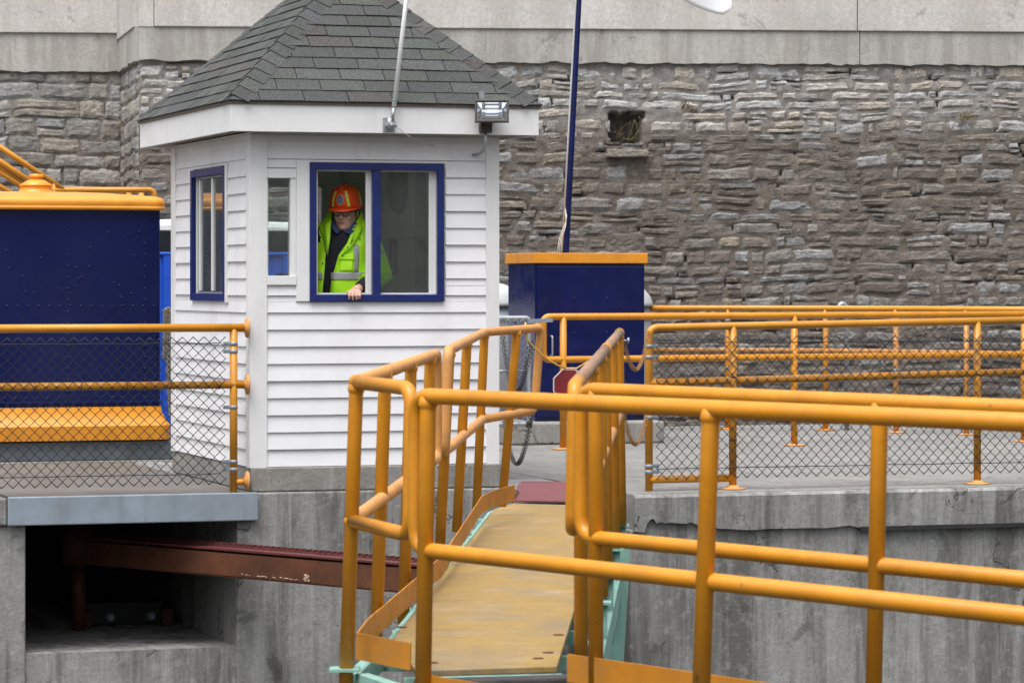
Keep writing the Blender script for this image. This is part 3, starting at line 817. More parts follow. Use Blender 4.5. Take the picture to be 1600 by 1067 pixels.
# openings on the front (u0,u1,z0,z1): main slider and narrow light
MW = (uf(489), uf(689), zf(465, 590), zf(261, 590))
SW = (uf(419), uf(460), zf(431, 440), zf(279, 440))
def vl(px): return v_at(px, 0)
vm = vl(330)
LWn = (vl(354), vl(307), z_at(465, 0, vm), z_at(266, 0, vm))
BWn = (u_at(398, LB-.06), u_at(508, LB-.06), 1.30, EYE+(HZ-285)/200.0)
def grid_boxes(mbx, a0, a1, z0, z1, ops, fn):
    xs = sorted({a0, a1, *[o[0] for o in ops], *[o[1] for o in ops]}); zs = sorted({z0, z1, *[o[2] for o in ops], *[o[3] for o in ops]})
    for i in range(len(xs)-1):
        for j in range(len(zs)-1):
            cx, cz = (xs[i]+xs[i+1])/2, (zs[j]+zs[j+1])/2
            if any(o[0] < cx < o[1] and o[2] < cz < o[3] for o in ops): continue
            fn(mbx, xs[i], xs[i+1], zs[j], zs[j+1])
T = .085
mb = MB(); grid_boxes(mb, 0, WB, ZB, ZT, [MW, SW], lambda m, a, b, c, d: m.ubox(a, b, .002, T, c, d)); mb.build('front_wall', M['interior'], booth)
mb = MB(); grid_boxes(mb, T+.001, LB-T-.001, ZB, ZT, [(LWn[0]-.02, LWn[1]+.02, LWn[2], LWn[3])], lambda m, a, b, c, d: m.ubox(.002, T, a, b, c, d)); mb.build('side_wall', M['interior'], booth)
RWn = (.22, 1.22, 1.30, 2.32)
mb = MB(); grid_boxes(mb, T+.001, LB-T-.001, ZB, ZT, [RWn], lambda m, a, b, c, d: m.ubox(WB-T, WB-.002, a, b, c, d)); mb.build('side_wall', M['interior'], booth)
mb = MB(); grid_boxes(mb, 0, WB, ZB, ZT, [BWn], lambda m, a, b, c, d: m.ubox(a, b, LB-T, LB-.002, c, d)); mb.build('back_wall', M['interior'], booth)
mb = MB(); mb.ubox(T, WB-T, T, LB-T, ZB-.02, ZB+.02); mb.build('floor', M['floor_in'], booth)
mb = MB(); mb.ubox(.0, WB, .0, LB, ZT+.001, ZT+.02); mb.build('ceiling', M['interior'], booth)
# clapboards
EXP = .1215
def boards(fn, a0, a1, ops, z0, z1):
    mb = MB(); k = 0
    while z0 + k*EXP < z1 - .01:
        c0 = z0+k*EXP; c1 = min(z1, c0+EXP)
        brk = sorted({c0, c1, *[q for o in ops for q in (o[2], o[3]) if c0 < q < c1]})
        for j in range(len(brk)-1):
            b0, b1 = brk[j], brk[j+1]; mid = (b0+b1)/2; segs = [(a0, a1)]
            for o in ops:
                if o[2] < mid < o[3]:
                    ns = []
                    for (p, q) in segs:
                        if o[0] > p: ns.append((p, min(q, o[0])))
                        if o[1] < q: ns.append((max(p, o[1]), q))
                    segs = [s_ for s_ in ns if s_[1]-s_[0] > .002]
            of = lambda z: .021 - .014*(z-c0)/EXP
            wv = random.uniform(-.0015, .0015)
            for (p, q) in segs:
                vs = [fn(p, b0, 0), fn(q, b0, 0), fn(q, b0, of(b0)+wv), fn(p, b0, of(b0)+wv), fn(p, b1, 0), fn(q, b1, 0), fn(q, b1, of(b1)+wv), fn(p, b1, of(b1)+wv)]
                mb.add(vs, [(0,1,2,3),(7,6,5,4),(3,2,6,7),(0,3,7,4),(1,5,6,2)])
        k += 1
    return mb
Fr = lambda u, z, o: W(u, -o, z)
Lf = lambda v, z, o: W(-o, v, z)
cb0, cb1 = uf(391.5), uf(416); cbr = uf(758)
vbl = uf(462), uf(485)                      # white upright board left of the slider
opsF = [(MW[0]-.03, MW[1]+.03, MW[2]-.03, MW[3]+.03), (cb1-.01, vbl[1], zf(446, 440), zf(262, 440)), (vbl[0], vbl[1], zf(471, 470), zf(252, 470))]
z_start = ZB+.004
boards(Fr, cb1, cbr, opsF, z_start, ZT).build('front_siding', M['siding'], booth)
opsL = [(vl(357)+.01, vl(303.5)-.01, LWn[2]-.02, LWn[3]+.02)]
boards(Lf, vl(388), vl(278), opsL, z_start, ZT).build('side_siding', M['siding'], booth)
boards(lambda v, z, o: W(WB+o, v, z), .09, LB, [RWn], z_start, ZT).build('side_siding', M['siding'], booth)
mb = MB(); mb.ubox(cb0-.012, cb1, -.028, .0, ZB-.004, ZT+.003); mb.ubox(cb0-.012, .0, .0, vl(388.5), ZB-.004, ZT+.003); mb.build('corner_board', M['white'], booth, bevel=.003)
mb = MB(); mb.ubox(cbr, uf(778.5), -.026, .0, ZB-.004, ZT+.003); mb.ubox(WB, uf(778.5), .0, .09, ZB-.004, ZT+.003); mb.build('corner_board', M['white'], booth, bevel=.003)
mb = MB(); mb.ubox(-.026, .0, vl(278.5), vl(272), ZB-.004, ZT+.003); mb.build('corner_board', M['white'], booth, bevel=.003)
mb = MB(); mb.ubox(vbl[0], vbl[1]-.004, -.024, .0, zf(471, 470), zf(252, 470)); mb.build('trim_board', M['white'], booth, bevel=.003)
# window builder on the front wall
def frame_boxes(mb, a0, a1, z0, z1, w, o0, o1, ax='u'):
    f = (lambda p,q,c,d: mb.ubox(p,q,o0,o1,c,d)) if ax == 'u' else (lambda p,q,c,d: mb.ubox(o0,o1,p,q,c,d))
    f(a0, a1, z0, z0+w); f(a0, a1, z1-w, z1); f(a0, a0+w, z0+w, z1-w); f(a1-w, a1, z0+w, z1-w)
X0, X1, Z0, Z1 = uf(484,-.03), uf(694,-.03), zf(471, 590), zf(255.5, 590)
fr = MB(); frame_boxes(fr, X0, X1, Z0, Z1, .050, -.036, .0)
fr.ubox(uf(583,-.03), uf(595,-.03), -.030, .02, Z0+.050, Z1-.050)
win = fr.build('slider_window', M['frame_blue'], booth, bevel=.003)
mb = MB(); frame_boxes(mb, MW[0]+.022, MW[1]-.022, MW[2]+.018, MW[3]-.018, .016, .012, T+.01)
mb.build('window_liner', M['white'], win)
mb = MB(); mb.ubox(uf(571.5,.03), uf(582.5,.03), .022, .05, MW[2]+.034, MW[3]-.034); mb.build('sash_stile', M['white'], win, bevel=.003)
mb = MB(); mb.ubox(uf(670,.03), uf(680.5,.03), .022, .05, MW[2]+.034, MW[3]-.034); mb.build('sash_stile', M['white'], win, bevel=.003)
mb = MB(); mb.ubox(uf(593,.03), uf(672,.03), .034, .038, MW[2]+.034, MW[3]-.034); mb.build('pane', M['glass'], win)
# narrow light by the corner
fr = MB(); fr.ubox(cb1+.001, vbl[0]-.001, -.024, .0, zf(278.5,440), zf(264,440)); fr.ubox(cb1+.001, vbl[0]-.001, -.03, .0, zf(445.5,440), zf(431,440))
fr.ubox(uf(453), vbl[0]-.001, -.016, .05, zf(431,440), zf(278.5,440))
w2 = fr.build('narrow_window', M['white'], booth, bevel=.003)
mb = MB(); mb.ubox(cb1+.002, uf(454), .03, .034, zf(431,440), zf(278.5,440)); mb.build('pane', M['glass'], w2)
# side window
v0, v1 = vl(357), vl(303.5); zz0, zz1 = z_at(470, 0, vm), z_at(263.5, 0, vm)
fr = MB(); frame_boxes(fr, v0, v1, zz0, zz1, .055, -.034, .03, 'v'); w3 = fr.build('side_window', M['frame_blue'], booth, bevel=.003)
iv0, iv1 = v0+.06, v1-.06; span = iv1-iv0
mb = MB(); frame_boxes(mb, iv0-.004, iv1+.004, zz0+.056, zz1-.056, .012, .02, .06, 'v'); mb.build('window_liner', M['white'], w3)
mb = MB(); mb.ubox(.0, .03, iv0+span*.45, iv0+span*.495, zz0+.075, zz1-.075); mb.build('sash_stile', M['white'], w3)
mb = MB(); mb.ubox(.0, .03, iv0+span*.87, iv0+span*.90, zz0+.075, zz1-.075); mb.build('sash_stile', M['white'], w3)
mb = MB(); mb.ubox(.012, .016, iv0, iv1, zz0+.07, zz1-.07); mb.build('pane', M['glass'], w3)
mb = MB(); mb.ubox(-.03, .0, vl(360)-.0, v0-.002, zz0-.01, zz1+.01); mb.build('trim_board', M['white'], booth)
fr = MB(); frame_boxes(fr, RWn[0]-.03, RWn[1]+.03, RWn[2]-.03, RWn[3]+.03, .055, WB-T-.012, WB+.034, 'v'); w5 = fr.build('side_window', M['frame_blue'], booth, bevel=.003)
mb = MB(); mb.ubox(WB-.05, WB-.046, RWn[0]+.025, RWn[1]-.025, RWn[2]+.025, RWn[3]-.025); mb.build('pane', M['glass'], w5)
mb = MB(); frame_boxes(mb, RWn[0]-.06, RWn[1]+.06, RWn[2]-.06, RWn[3]+.06, .05, WB-T-.03, WB-T-.013, 'v'); mb.build('window_liner', M['white'], w5)
# back window and door inside
fr = MB(); frame_boxes(fr, BWn[0], BWn[1], BWn[2], BWn[3], .03, LB-T-.015, LB+.01); w4 = fr.build('back_window', M['white'], booth)
mb = MB(); mb.ubox(BWn[0]+.03, BWn[1]-.03, LB-.05, LB-.046, BWn[2]+.03, BWn[3]-.03); mb.build('pane', M['glass'], w4)
ud0, ud1 = u_at(530, LB-T), u_at(604, LB-T)
mb = MB(); mb.ubox(ud0, ud0+.045, LB-T-.02, LB-T-.001, ZB+.02, 2.45); mb.ubox(ud0+.045, ud1, LB-T-.02, LB-T-.001, 2.40, 2.45); mb.build('door_frame', M['white'], booth)
mb = MB(); mb.ubox(ud0+.05, ud1, LB-T-.012, LB-T-.002, ZB+.02, 2.395); mb.build('door', M['interior'], booth)
# roof
OV = .20; E0, E1, V0, V1 = -OV, 2.081, -OV, LB+.33
ZE0, ZE1, ZR = 2.543, 2.737, 3.83
mb = MB(); mb.ubox(E0+.025, E1-.025, V0+.025, V1-.025, ZE0+.018, ZE0+.034); mb.build('soffit', M['soffit'], booth)
FT = .024
mb = MB(); mb.ubox(E0, E1, V0, V0+FT, ZE0, ZE1); mb.build('fascia', M['white'], booth, bevel=.003)
mb = MB(); mb.ubox(E0+.001, E0+FT, V0+FT+.001, V1, ZE0, ZE1-.001); mb.build('fascia', M['white'], booth, bevel=.003)
mb = MB(); mb.ubox(E1-FT, E1-.001, V0+FT+.001, V1, ZE0, ZE1-.001); mb.build('fascia', M['white'], booth, bevel=.003)
mb = MB(); mb.ubox(E0+FT+.001, E1-FT-.001, V1-FT, V1, ZE0, ZE1-.001); mb.build('fascia', M['white'], booth)
mb = MB(); mb.ubox(E0-.012, E1+.012, V0-.012, V1+.012, ZE1, ZE1+.018); mb.build('drip_edge', M['drip'], booth)
G = .014
um = (E0+E1)/2; hw = (E1-E0)/2
c = [W(E0-G,V0-G,ZE1+.02), W(E1+G,V0-G,ZE1+.02), W(E1+G,V1+G,ZE1+.02), W(E0-G,V1+G,ZE1+.02), W(um,V0+hw,ZR), W(um,V1-hw,ZR)]
mb = MB(); mb.add(c, [(0,1,4),(1,2,5,4),(2,3,5),(3,0,4,5),(3,2,1,0)])
roof = mb.build('roof', M['underlay'], booth)
rs = random.Random(14)
def sh_tint():
    r = rs.random(); k = rs.uniform(.054, .076)
    if r < .22: return (k*.90, k*1.0, k*.89)
    if r < .36: return (k*1.0, k*.95, k*.9)
    return (k*.97, k*1.0, k*.99)
def shingle_face(A, B, Tl, Tr, exposure=.124, tabw=.325):
    # eave A-B, upper edge Tl-Tr (may meet in a point)
    A, B, Tl, Tr = map(Vector, (A, B, Tl, Tr)); e = (B-A); L = e.length; e /= L
    nrm = e.cross(Tl-A).normalized(); up = nrm.cross(e).normalized()
    if nrm.z < 0: nrm = -nrm; 
    if up.z < 0: up = -up
    H = (Tl-A).dot(up); xl = (Tl-A).dot(e); xr = (Tr-A).dot(e)
    mb = MB(); d = 0; k = 0
    while d < H-.01:
        d1 = min(H, d+exposure)
        l0, l1 = xl*d/H, xl*d1/H; r0, r1 = L+(xr-L)*d/H, L+(xr-L)*d1/H
        x = -tabw*(.5*(k % 2)) - rs.uniform(0, .02) - .1
        while x < L:
            a, b = x+.004, x+tabw-.004
            p0, q0 = max(a, l0), min(b, r0); p1, q1 = max(a, l1), min(b, r1)
            if q0-p0 > .01:
                if q1 < p1: p1 = q1 = min(max((p1+q1)/2, l1), r1)
                j = rs.uniform(-.003, .003); lift = rs.uniform(.010, .016); ex = -.004
                def Q(xx, dd, h): return A + e*xx + up*dd + nrm*h
                vs = [Q(p0,d+ex+j,0), Q(q0,d+ex-j,0), Q(q1,d1,0), Q(p1,d1,0), Q(p0,d+ex+j,lift), Q(q0,d+ex-j,lift), Q(q1,d1+.004,.004), Q(p1,d1+.004,.004)]
                mb.hexa(vs, sh_tint())
            x += tabw
        d = d1; k += 1
    return mb
shingle_face(c[0], c[1], c[4], c[4]).build('shingles', M['shingle'], roof)
shingle_face(c[3], c[0], c[5], c[4]).build('shingles', M['shingle'], roof)
shingle_face(c[1], c[2], c[4], c[5]).build('shingles', M['shingle'], roof)
shingle_face(c[2], c[3], c[5], c[5]).build('shingles', M['shingle'], roof)
def hip(P, Q, n1, n2, hw=.125):
    P, Q = Vector(P), Vector(Q); d = (Q-P); L = d.length; d /= L
    s1 = n1.cross(d).normalized(); s2 = n2.cross(d).normalized()
    if s1.dot(n2) > 0: s1 = -s1
    if s2.dot(n1) > 0: s2 = -s2
    mb = MB(); t = .055; nn = (n1+n2).normalized()
    while t < L-.02:
        t1 = min(L, t+.138); lo, hi = .017+rs.uniform(0,.003), .011
        def ring(tt, h):
            c_ = P+d*tt
            return [c_+s1*hw+n1*(h-.006), c_+s1*.03+n1*h*1.05, c_+nn*(h*1.28), c_+s2*.03+n2*h*1.05, c_+s2*hw+n2*(h-.006)]
        a, b = ring(t, lo), ring(t1+.01, hi); low = [p-nn*.012 for p in a]
        tn = sh_tint()
        mb.add(a+b, [(i, i+1, i+6, i+5) for i in range(4)], tint=tn)
        mb.add(a+low, [(i, i+5, i+6, i+1) for i in range(4)], tint=(.02,.02,.02))
        t += .124
    return mb
def fn(a, b, c_): 
    n_ = (Vector(b)-Vector(a)).cross(Vector(c_)-Vector(a)).normalized(); return n_ if n_.z > 0 else -n_
nF, nL, nR, nB = fn(c[0],c[1],c[4]), fn(c[3],c[0],c[4]), fn(c[1],c[2],c[4]), fn(c[2],c[3],c[5])
for (P, Q, a, b) in ((c[0],c[4],nF,nL), (c[1],c[4],nF,nR), (c[3],c[5],nL,nB), (c[2],c[5],nR,nB), (c[4],c[5],nL,nR)):
    hip(P, Q, a, b).build('hip_cap', M['shingle'], roof)

# things fixed to or inside the booth
uk = WB-T
def rwall(px, py):                          # point on the inner face of the right wall
    v = v_at(px, uk); return v, z_at(py, uk, v)
v, z = rwall(622, 292); v = min(v, LB-T-.26)
ck = thing('wall_clock', W(uk-.002, v, z), 'round grey rimmed wall clock inside the booth', 'clock')
axi = Vector((-CT, -ST, 0))
mb = MB(); mb.lathe(W(uk-.002, v, z), [(.17,0),(.215,.0),(.222,.03),(.205,.05),(.175,.046),(.17,.03)], 32, axi); mb.build('rim', M['lamp_bronze'], ck)
mb = MB(); mb.lathe(W(uk-.002, v, z), [(.172,.004),(.172,.026)], 32, axi); mb.build('face', M['white'], ck)
mb = MB(); p = W(uk-.031, v, z); mb.beam(p, p+Vector((ST*.0,0,.12)), .012, .004, up=axi); mb.beam(p, p+Vector((-ST*.08, CT*.08, -.03)), .014, .004, up=axi); mb.build('hands', M['black'], ck)
va, z0 = rwall(622, 432); z1 = z0+.30; vb = min(LB-T-.01, va+.26)
pf = MB(); frame_boxes(pf, va, vb, z0, z1, .035, uk-.022, uk-.002, 'v'); pfo = pf.build('picture_frame', M['brass_wood'], origin=W(uk, va, z0))
tag(pfo, 'small brown framed picture hanging inside the booth below the clock', 'picture')
mb = MB(); mb.ubox(uk-.012, uk-.003, va+.03, vb-.03, z0+.03, z1-.03); mb.build('print', M['paper'], pfo)
v, z = rwall(657, 367)
sh = thing('wall_shelf', W(uk, v, z), 'small white bracket shelf inside the booth behind the closed pane', 'shelf')
mb = MB(); mb.ubox(uk-.10, uk-.002, v-.16, v+.16, z-.015, z+.015); mb.build('board', M['white'], sh, bevel=.004)
mb = MB(); mb.ubox(uk-.05, uk-.002, v-.02, v+.02, z-.12, z-.016); mb.build('bracket', M['white'], sh)
v, z = rwall(664, 300)
cu = MB()
for k in range(5): cu.cyl(W(uk-.02, v-.05+.05*k, ZB+.05), W(uk-.02, v-.05+.05*k, 2.4), .012, 8)
tag(cu.build('conduit_pipes', M['grey_light']), 'grey vertical conduit pipes on the inner wall of the booth by the closed pane', 'pipes')
# red small items on the narrow sill
mb = MB()
for k in range(4):
    u = uf(434+5*k, .05); mb.ubox(u-.008, u+.008, .05, .075, zf(431,440)+.0, zf(431,440)+.018+.004*(k % 2))
tag(mb.build('red_trinkets', M['red'], bevel=.003), 'tiny red trinkets on the sill of the narrow booth window', 'trinkets')

# antenna on the fascia
ap = W(uf(607, V0), V0-.03, z_at(192, uf(607, V0), V0))
an = thing('antenna', ap, 'slim white whip antenna clamped to the booth fascia', 'antenna')
mb = MB(); mb.ubox(uf(598,V0), uf(616,V0), V0-.012, V0-.001, z_at(206,uf(607,V0),V0), z_at(184,uf(607,V0),V0)); mb.build('mount_plate', M['galv'], an, bevel=.003)
mb = MB(); mb.cyl(ap+Vector((-.03,0,-.02)), ap+Vector((.05,0,-.02)), .016); mb.ball(ap+Vector((.01,-.012,-.02)), .026); mb.cyl(ap+Vector((0,-.02,-.05)), ap+Vector((0,-.02,.03)), .018); mb.build('swivel', M['galv'], an)
def apx(px, py): u = uf(px, V0); q = W(u, V0-.05, z_at(py, u, V0)); return q
a0 = apx(609.5, 190); a1 = apx(612.5, 168); a2 = apx(632, 0); dirn = (a2-a1); 
MB().cyl(a0, a1, .012).build('ferrule', M['galv'], an)
MB().tube([a1, a2, a1+dirn*1.9], [.0165, .0165, .010], 12).build('mast', M['antenna'], an)
mb = MB(); mb.cyl(a1+dirn*.055, a1+dirn*.066, .0172); mb.cyl(a1+dirn*.078, a1+dirn*.084, .0172); mb.build('band', M['teal'], an)
cbl = [apx(616,196), apx(632,212)+Vector((0,.05,0)), W(uf(655,-.05),-.09,zf(222,655)), W(uf(676),-.022,zf(228,676))]
MB().tube(fillet(cbl, .1), .0035, 6).build('cable', M['cable'], an)
# floodlight
fp = W(uf(768, V0), V0-.02, z_at(198, uf(768,V0), V0))
fl = thing('floodlight', fp, 'rectangular bronze floodlight on a bent arm at the booth eave', 'lamp')
cF = W(uf(768.5, V0-.12), V0-.12, z_at(175, uf(768,V0-.12), V0-.12)); tl = R(14)
fx = Vector((1,0,0)); fy = Vector((0,-math.cos(tl), math.sin(tl))); fz = Vector((0, math.sin(tl), math.cos(tl)))   # fy: facing
def FP(x, o, z): return cF + fx*x + fy*o + fz*z
w_, h_ = .122, .083
mb = MB()
ring = lambda w1, h1, o: [FP(-w1,o,-h1), FP(w1,o,-h1), FP(w1*1.0,o,h1), FP(-w1,o,h1)]
r0, r1, r2, r3, r4 = ring(w_,h_,0), ring(w_,h_,.03), ring(w_-.014,h_-.014,.03), ring(w_-.016,h_-.016,.0), ring(w_*.55,h_*.5,-.09)
vs = r4+r0+r1+r2+r3
fs = [(i+4*j, (i+1)%4+4*j, (i+1)%4+4*j+4, i+4*j+4) for j in range(4) for i in range(4)] + [(3,2,1,0)]
mb.add(vs, fs); mb.build('housing', M['lamp_bronze'], fl, bevel=.003)
mb = MB(); q0, q1 = ring(w_-.016,h_-.016,.004), ring(w_*.6,h_*.35,-.055)
mb.add(q0+q1, [(i,(i+1)%4,(i+1)%4+4,i+4) for i in range(4)]+[(4,5,6,7)]); mb.build('reflector', M['reflector'], fl)
mb = MB(); mb.cyl(FP(-.05,-.02,-.01), FP(.05,-.02,-.01), .008); mb.build('tube_bulb', M['white'], fl)
mb = MB()
for sx in (-.06, .06): mb.cyl(FP(sx-.012,-.02,-.01), FP(sx+.012,-.02,-.01), .016)
mb.build('socket', M['white'], fl)
mb = MB(); mb.add(ring(w_-.015,h_-.015,.022), [(0,1,2,3)]); mb.build('lens', M['lens'], fl)
mb = MB(); mb.ubox(uf(748,V0),uf(766,V0),V0-.05,V0-.001,z_at(208,uf(757,V0),V0),z_at(193,uf(757,V0),V0)); mb.build('junction_box', M['lamp_bronze'], fl, bevel=.004)
mb = MB(); mb.beam(W(uf(757,V0), V0-.05, z_at(196,uf(757,V0),V0)), cF-fy*.05-fz*.06, .03, .02); mb.build('yoke', M['lamp_bronze'], fl)
arm = [W(uf(757,V0),V0-.025,z_at(208,uf(757,V0),V0)), W(uf(757,V0),V0-.025,zf(232,757)), W(uf(752,-.1),-.10,zf(241,752)), W(uf(738),-.02,zf(243,738))]
MB().tube(fillet(arm, .06), .011, 10).build('conduit_arm', M['galv'], fl)
mb = MB(); mb.ubox(uf(751,V0),uf(759,V0),V0+.03,V0+.05,ZE1+.03,ZE1+.12); mb.build('clip', M['galv'], fl)

# ------------------------------------------------------------------ navy cabin with yellow roof, left
vC = 4.43; uCr = u_at(251, vC); Wc = 1.86; Dc = 1.8; uCl = uCr-Wc; zc = lambda py: z_at(py, uCr-.9, vC)
cabin = thing('navy_cabin', W((uCl+uCr)/2, vC+Dc/2, 0), 'riveted navy steel cabin with domed yellow roof and flared yellow skirt', 'cabin')
cC = ((uCl+uCr)/2, vC+Dc/2)
def rr(off, z, r, n=6):
    hw, hd = Wc/2+off, Dc/2+off; r = max(.004, min(r+off, hw*.95, hd*.95)); out = []
    for (sx, sy, a0) in ((1,1,0),(-1,1,90),(-1,-1,180),(1,-1,270)):
        for k in range(n+1):
            a = R(a0+90*k/n); out.append(W(cC[0]+sx*(hw-r)+r*math.cos(a), cC[1]+sy*(hd-r)+r*math.sin(a), z))
    return out
def rrloft(levels, r, smooth=False, caps=True):
    mb = MB(); vs = []; n = 28
    for (o, z) in levels: vs += rr(o, z, r)
    fs = [(j*n+i, j*n+(i+1)%n, (j+1)*n+(i+1)%n, (j+1)*n+i) for j in range(len(levels)-1) for i in range(n)]
    mb.add(vs, fs, smooth); 
    if caps: mb.add(rr(levels[-1][0], levels[-1][1], r), [tuple(range(n))]); mb.add(rr(levels[0][0], levels[0][1], r), [tuple(range(n-1,-1,-1))])
    return mb
zs0, zs1, zr0 = zc(688), zc(636), zc(327)
cab_body = rrloft([(0, zs1+.0), (0, zr0)], .03)
rrloft([(.0, zs1+.02), (.012, zs1+.026), (.012, zs1+.042), (.0, zs1+.048)], .03, caps=False).build('bead', M['navy_cab'], cabin)
sk = rrloft([(.02, zs0), (.083, zs0), (.088, zs0+.118)], .03)
s2 = rrloft([(.088, zs0+.118), (.080, zs0+.128), (.058, zs0+.155), (.036, zs0+.19), (.018, zs0+.23), (.010, zs1-.002)], .03, True, False)
kk = len(sk.v); sk.v += s2.v; sk.f += [[i+kk for i in f] for f in s2.f]; sk.sm += s2.sm; sk.t += s2.t
sk.build('skirt', M['yellow_cab'], cabin)
zt_ = zc(304)
lv = [(.02, zr0-.005), (.046, zr0-.002), (.05, zr0+.010), (.05, zr0+.022), (.040, zr0+.026), (.044, zr0+.035), (.046, zr0+.062), (.036, zr0+.085), (.012, zr0+.103), (-.04, zr0+.112), (-.2, zr0+.128), (-.4, zr0+.148), (-.6, zr0+.16)]
rrloft(lv, .06, True).build('roof', M['yellow_cab'], cabin)
vz = zr0+.150; cc = W(cC[0]+(u_at(86,vC)-cC[0])*.97, cC[1], vz)
k = 1/180.
mb = MB(); mb.lathe(cc, [(.18,-.01),(.18,.004),(.15,.012),(.135,.05),(.138,.066),(.145,.066),(.145,.075),(.075,.115),(.055,.12),(.045,.125),(.045,.135),(.058,.138),(.062,.15),(.056,.165),(.02,.17)], 28); mb.build('roof_vent', M['yellow_cab'], cabin)
mb = cab_body
def rivet(u, z): mb.ball(W(u, vC-.001, z), .010, n=8, m=5)
for px in (106, 226):
    u = u_at(px, vC); z = zr0-.09
    while z > zs1+.07: rivet(u, z); z -= .095
for i in range(22):
    rivet(uCr-.06-i*.088, zc(478))
for i in range(20): rivet(uCr-.05-i*.09, zs1+.075)
rr_ = random.Random(4)
for i in range(26): rivet(rr_.uniform(uCl+.5, uCr-.1), rr_.uniform(zc(470), zc(345)))
mb.build('body', M['navy_cab'], cabin)
mb = MB(); mb.ubox(uCl-.1, uCr+.10, vC-.04, vC+Dc+.1, .002, zs0-.012)
tag(mb.build('cabin_plinth', M['plinth'], bevel=.01, origin=W(uCr-.9, vC, 0)), 'low blue grey plinth under the navy cabin', 'plinth')
# rope hanging at the cabin corner
ra, rb = gp(262, 690), None
ru = u_at(263, vC-.1); 
mb = MB()
def rope_strand(u0, u1, za, zb, r=.016):
    for ph in (0, 2.1, 4.2):
        pts = []
        for i in range(90):
            t = i/89; z = za+(zb-za)*t; a = ph+t*42; cx = u0+(u1-u0)*t**2
            pts.append(W(cx+math.cos(a)*r*.55, vC-.1+math.sin(a)*r*.55, z))
        mb.tube(pts, r*.62, 5)
rope_strand(ru-.03, ru-.035, z_at(484,ru,vC), z_at(560,ru,vC)); rope_strand(ru+.012, ru+.035, z_at(484,ru,vC), z_at(656,ru,vC)); rope_strand(ru-.012, ru+.02, z_at(484,ru,vC), z_at(650,ru,vC))
mb.tube([W(ru-.05,vC-.1,z_at(486,ru,vC)), W(ru,vC-.1,z_at(481,ru,vC)), W(ru+.03,vC-.1,z_at(486,ru,vC))], .012, 6)
tag(mb.build('mooring_rope', M['rope'], origin=W(ru, vC-.1, z_at(656,ru,vC))), 'twisted grey rope looped down beside the navy cabin corner', 'rope')

# bright blue container, white car, stair rails behind
vK = 7.2; uk0, uk1 = u_at(205, vK), u_at(500, vK); zk = z_at(394, u_at(262,vK), vK)
ct = thing('blue_container', W((uk0+uk1)/2, vK+.6, 0), 'bright blue steel container standing behind the booth and cabin', 'container')
mb = MB(); mb.ubox(uk0, uk1, vK, vK+1.2, .08, zk-.03); mb.build('body', M['bright_blue'], ct, bevel=.01)
mb = MB(); mb.ubox(uk0-.02, uk1+.02, vK-.03, vK+1.23, zk-.03, zk); mb.build('rim', M['bright_blue'], ct, bevel=.01)
for i in range(8):
    u = uk0+.1+i*(uk1-uk0-.2)/7
    if i in (2,): continue
    mb = MB(); mb.ubox(u-.03, u+.03, vK-.025, vK-.001, .1, zk-.032); mb.build('rib', M['bright_blue'], ct)
vV = 10.5; ug = u_at(300, vV)
car = thing('parked_suv', W(ug+.9, vV+.9, .0), 'white sport utility vehicle with roof rack parked behind the blue container', 'car')
zr = z_at(343, ug, vV); ux = ug-1.15
def body_profile(side):
    return [(0,.45),(0,1.05),(.12,1.12),(.45,zr-.10),(.62,zr-.02),(.9,zr),(2.6,zr-.03),(2.95,zr-.10),(3.6,1.25),(4.75,1.08),(4.95,.9),(4.95,.45)]
mb = MB(); mb.extrude([W(ux+x, vV, z) for x, z in body_profile(0)], W(0,1.85,0)-W(0,0,0)); mb.build('body', M['car_white'], car, bevel=.06)
def pane(poly, name='window'):
    mb = MB(); mb.extrude([W(ux+x, vV-.012, z) for x, z in poly], W(0,.03,0)-W(0,0,0)); mb.build(name, M['glass_dark'], car, bevel=.01)
zb_, ztp = 1.26, zr-.11
def arch(x0, x1): return [(x0, zb_), (x0+.05, zb_+.35), (x0+.12, ztp-.06), (x0+.22, ztp), (x1, ztp), (x1, zb_)]
pane(arch(.50, 1.35)); pane([(1.43, zb_), (1.43, ztp), (2.3, ztp), (2.3, zb_)]); pane([(2.38, zb_), (2.38, ztp), (2.75, ztp-.02), (3.4, zb_)])
mb = MB(); mb.ubox(ux+.02, ux+3.2, vV-.008, vV+.01, 1.16, 1.20); mb.build('trim', M['galv'], car)
for x in (.95, 3.95):
    mb = MB(); mb.lathe(W(ux+x, vV-.02, .36), [(.2,0),(.34,.0),(.36,.03),(.36,.2),(.3,.22)], 24, W(0,1,0)-W(0,0,0)); wh = mb.build('wheel', M['tyre'], car)
    mb = MB(); mb.lathe(W(ux+x, vV-.025, .36), [(.05,0),(.2,.0),(.21,.02)], 20, W(0,1,0)-W(0,0,0)); mb.build('rim', M['galv'], wh)
mb = MB()
for v in (vV+.15, vV+1.65):
    mb.tube(fillet([W(ux+.7,v,zr-.02), W(ux+.75,v,zr+.06), W(ux+2.7,v,zr+.045), W(ux+2.8,v,zr-.04)], .05), .02, 8)
for x in (.9, 1.7, 2.5): mb.cyl(W(ux+x, vV+.15, zr+.05), W(ux+x, vV+1.65, zr+.05), .018, 8)
mb.build('roof_rack', M['black'], car)

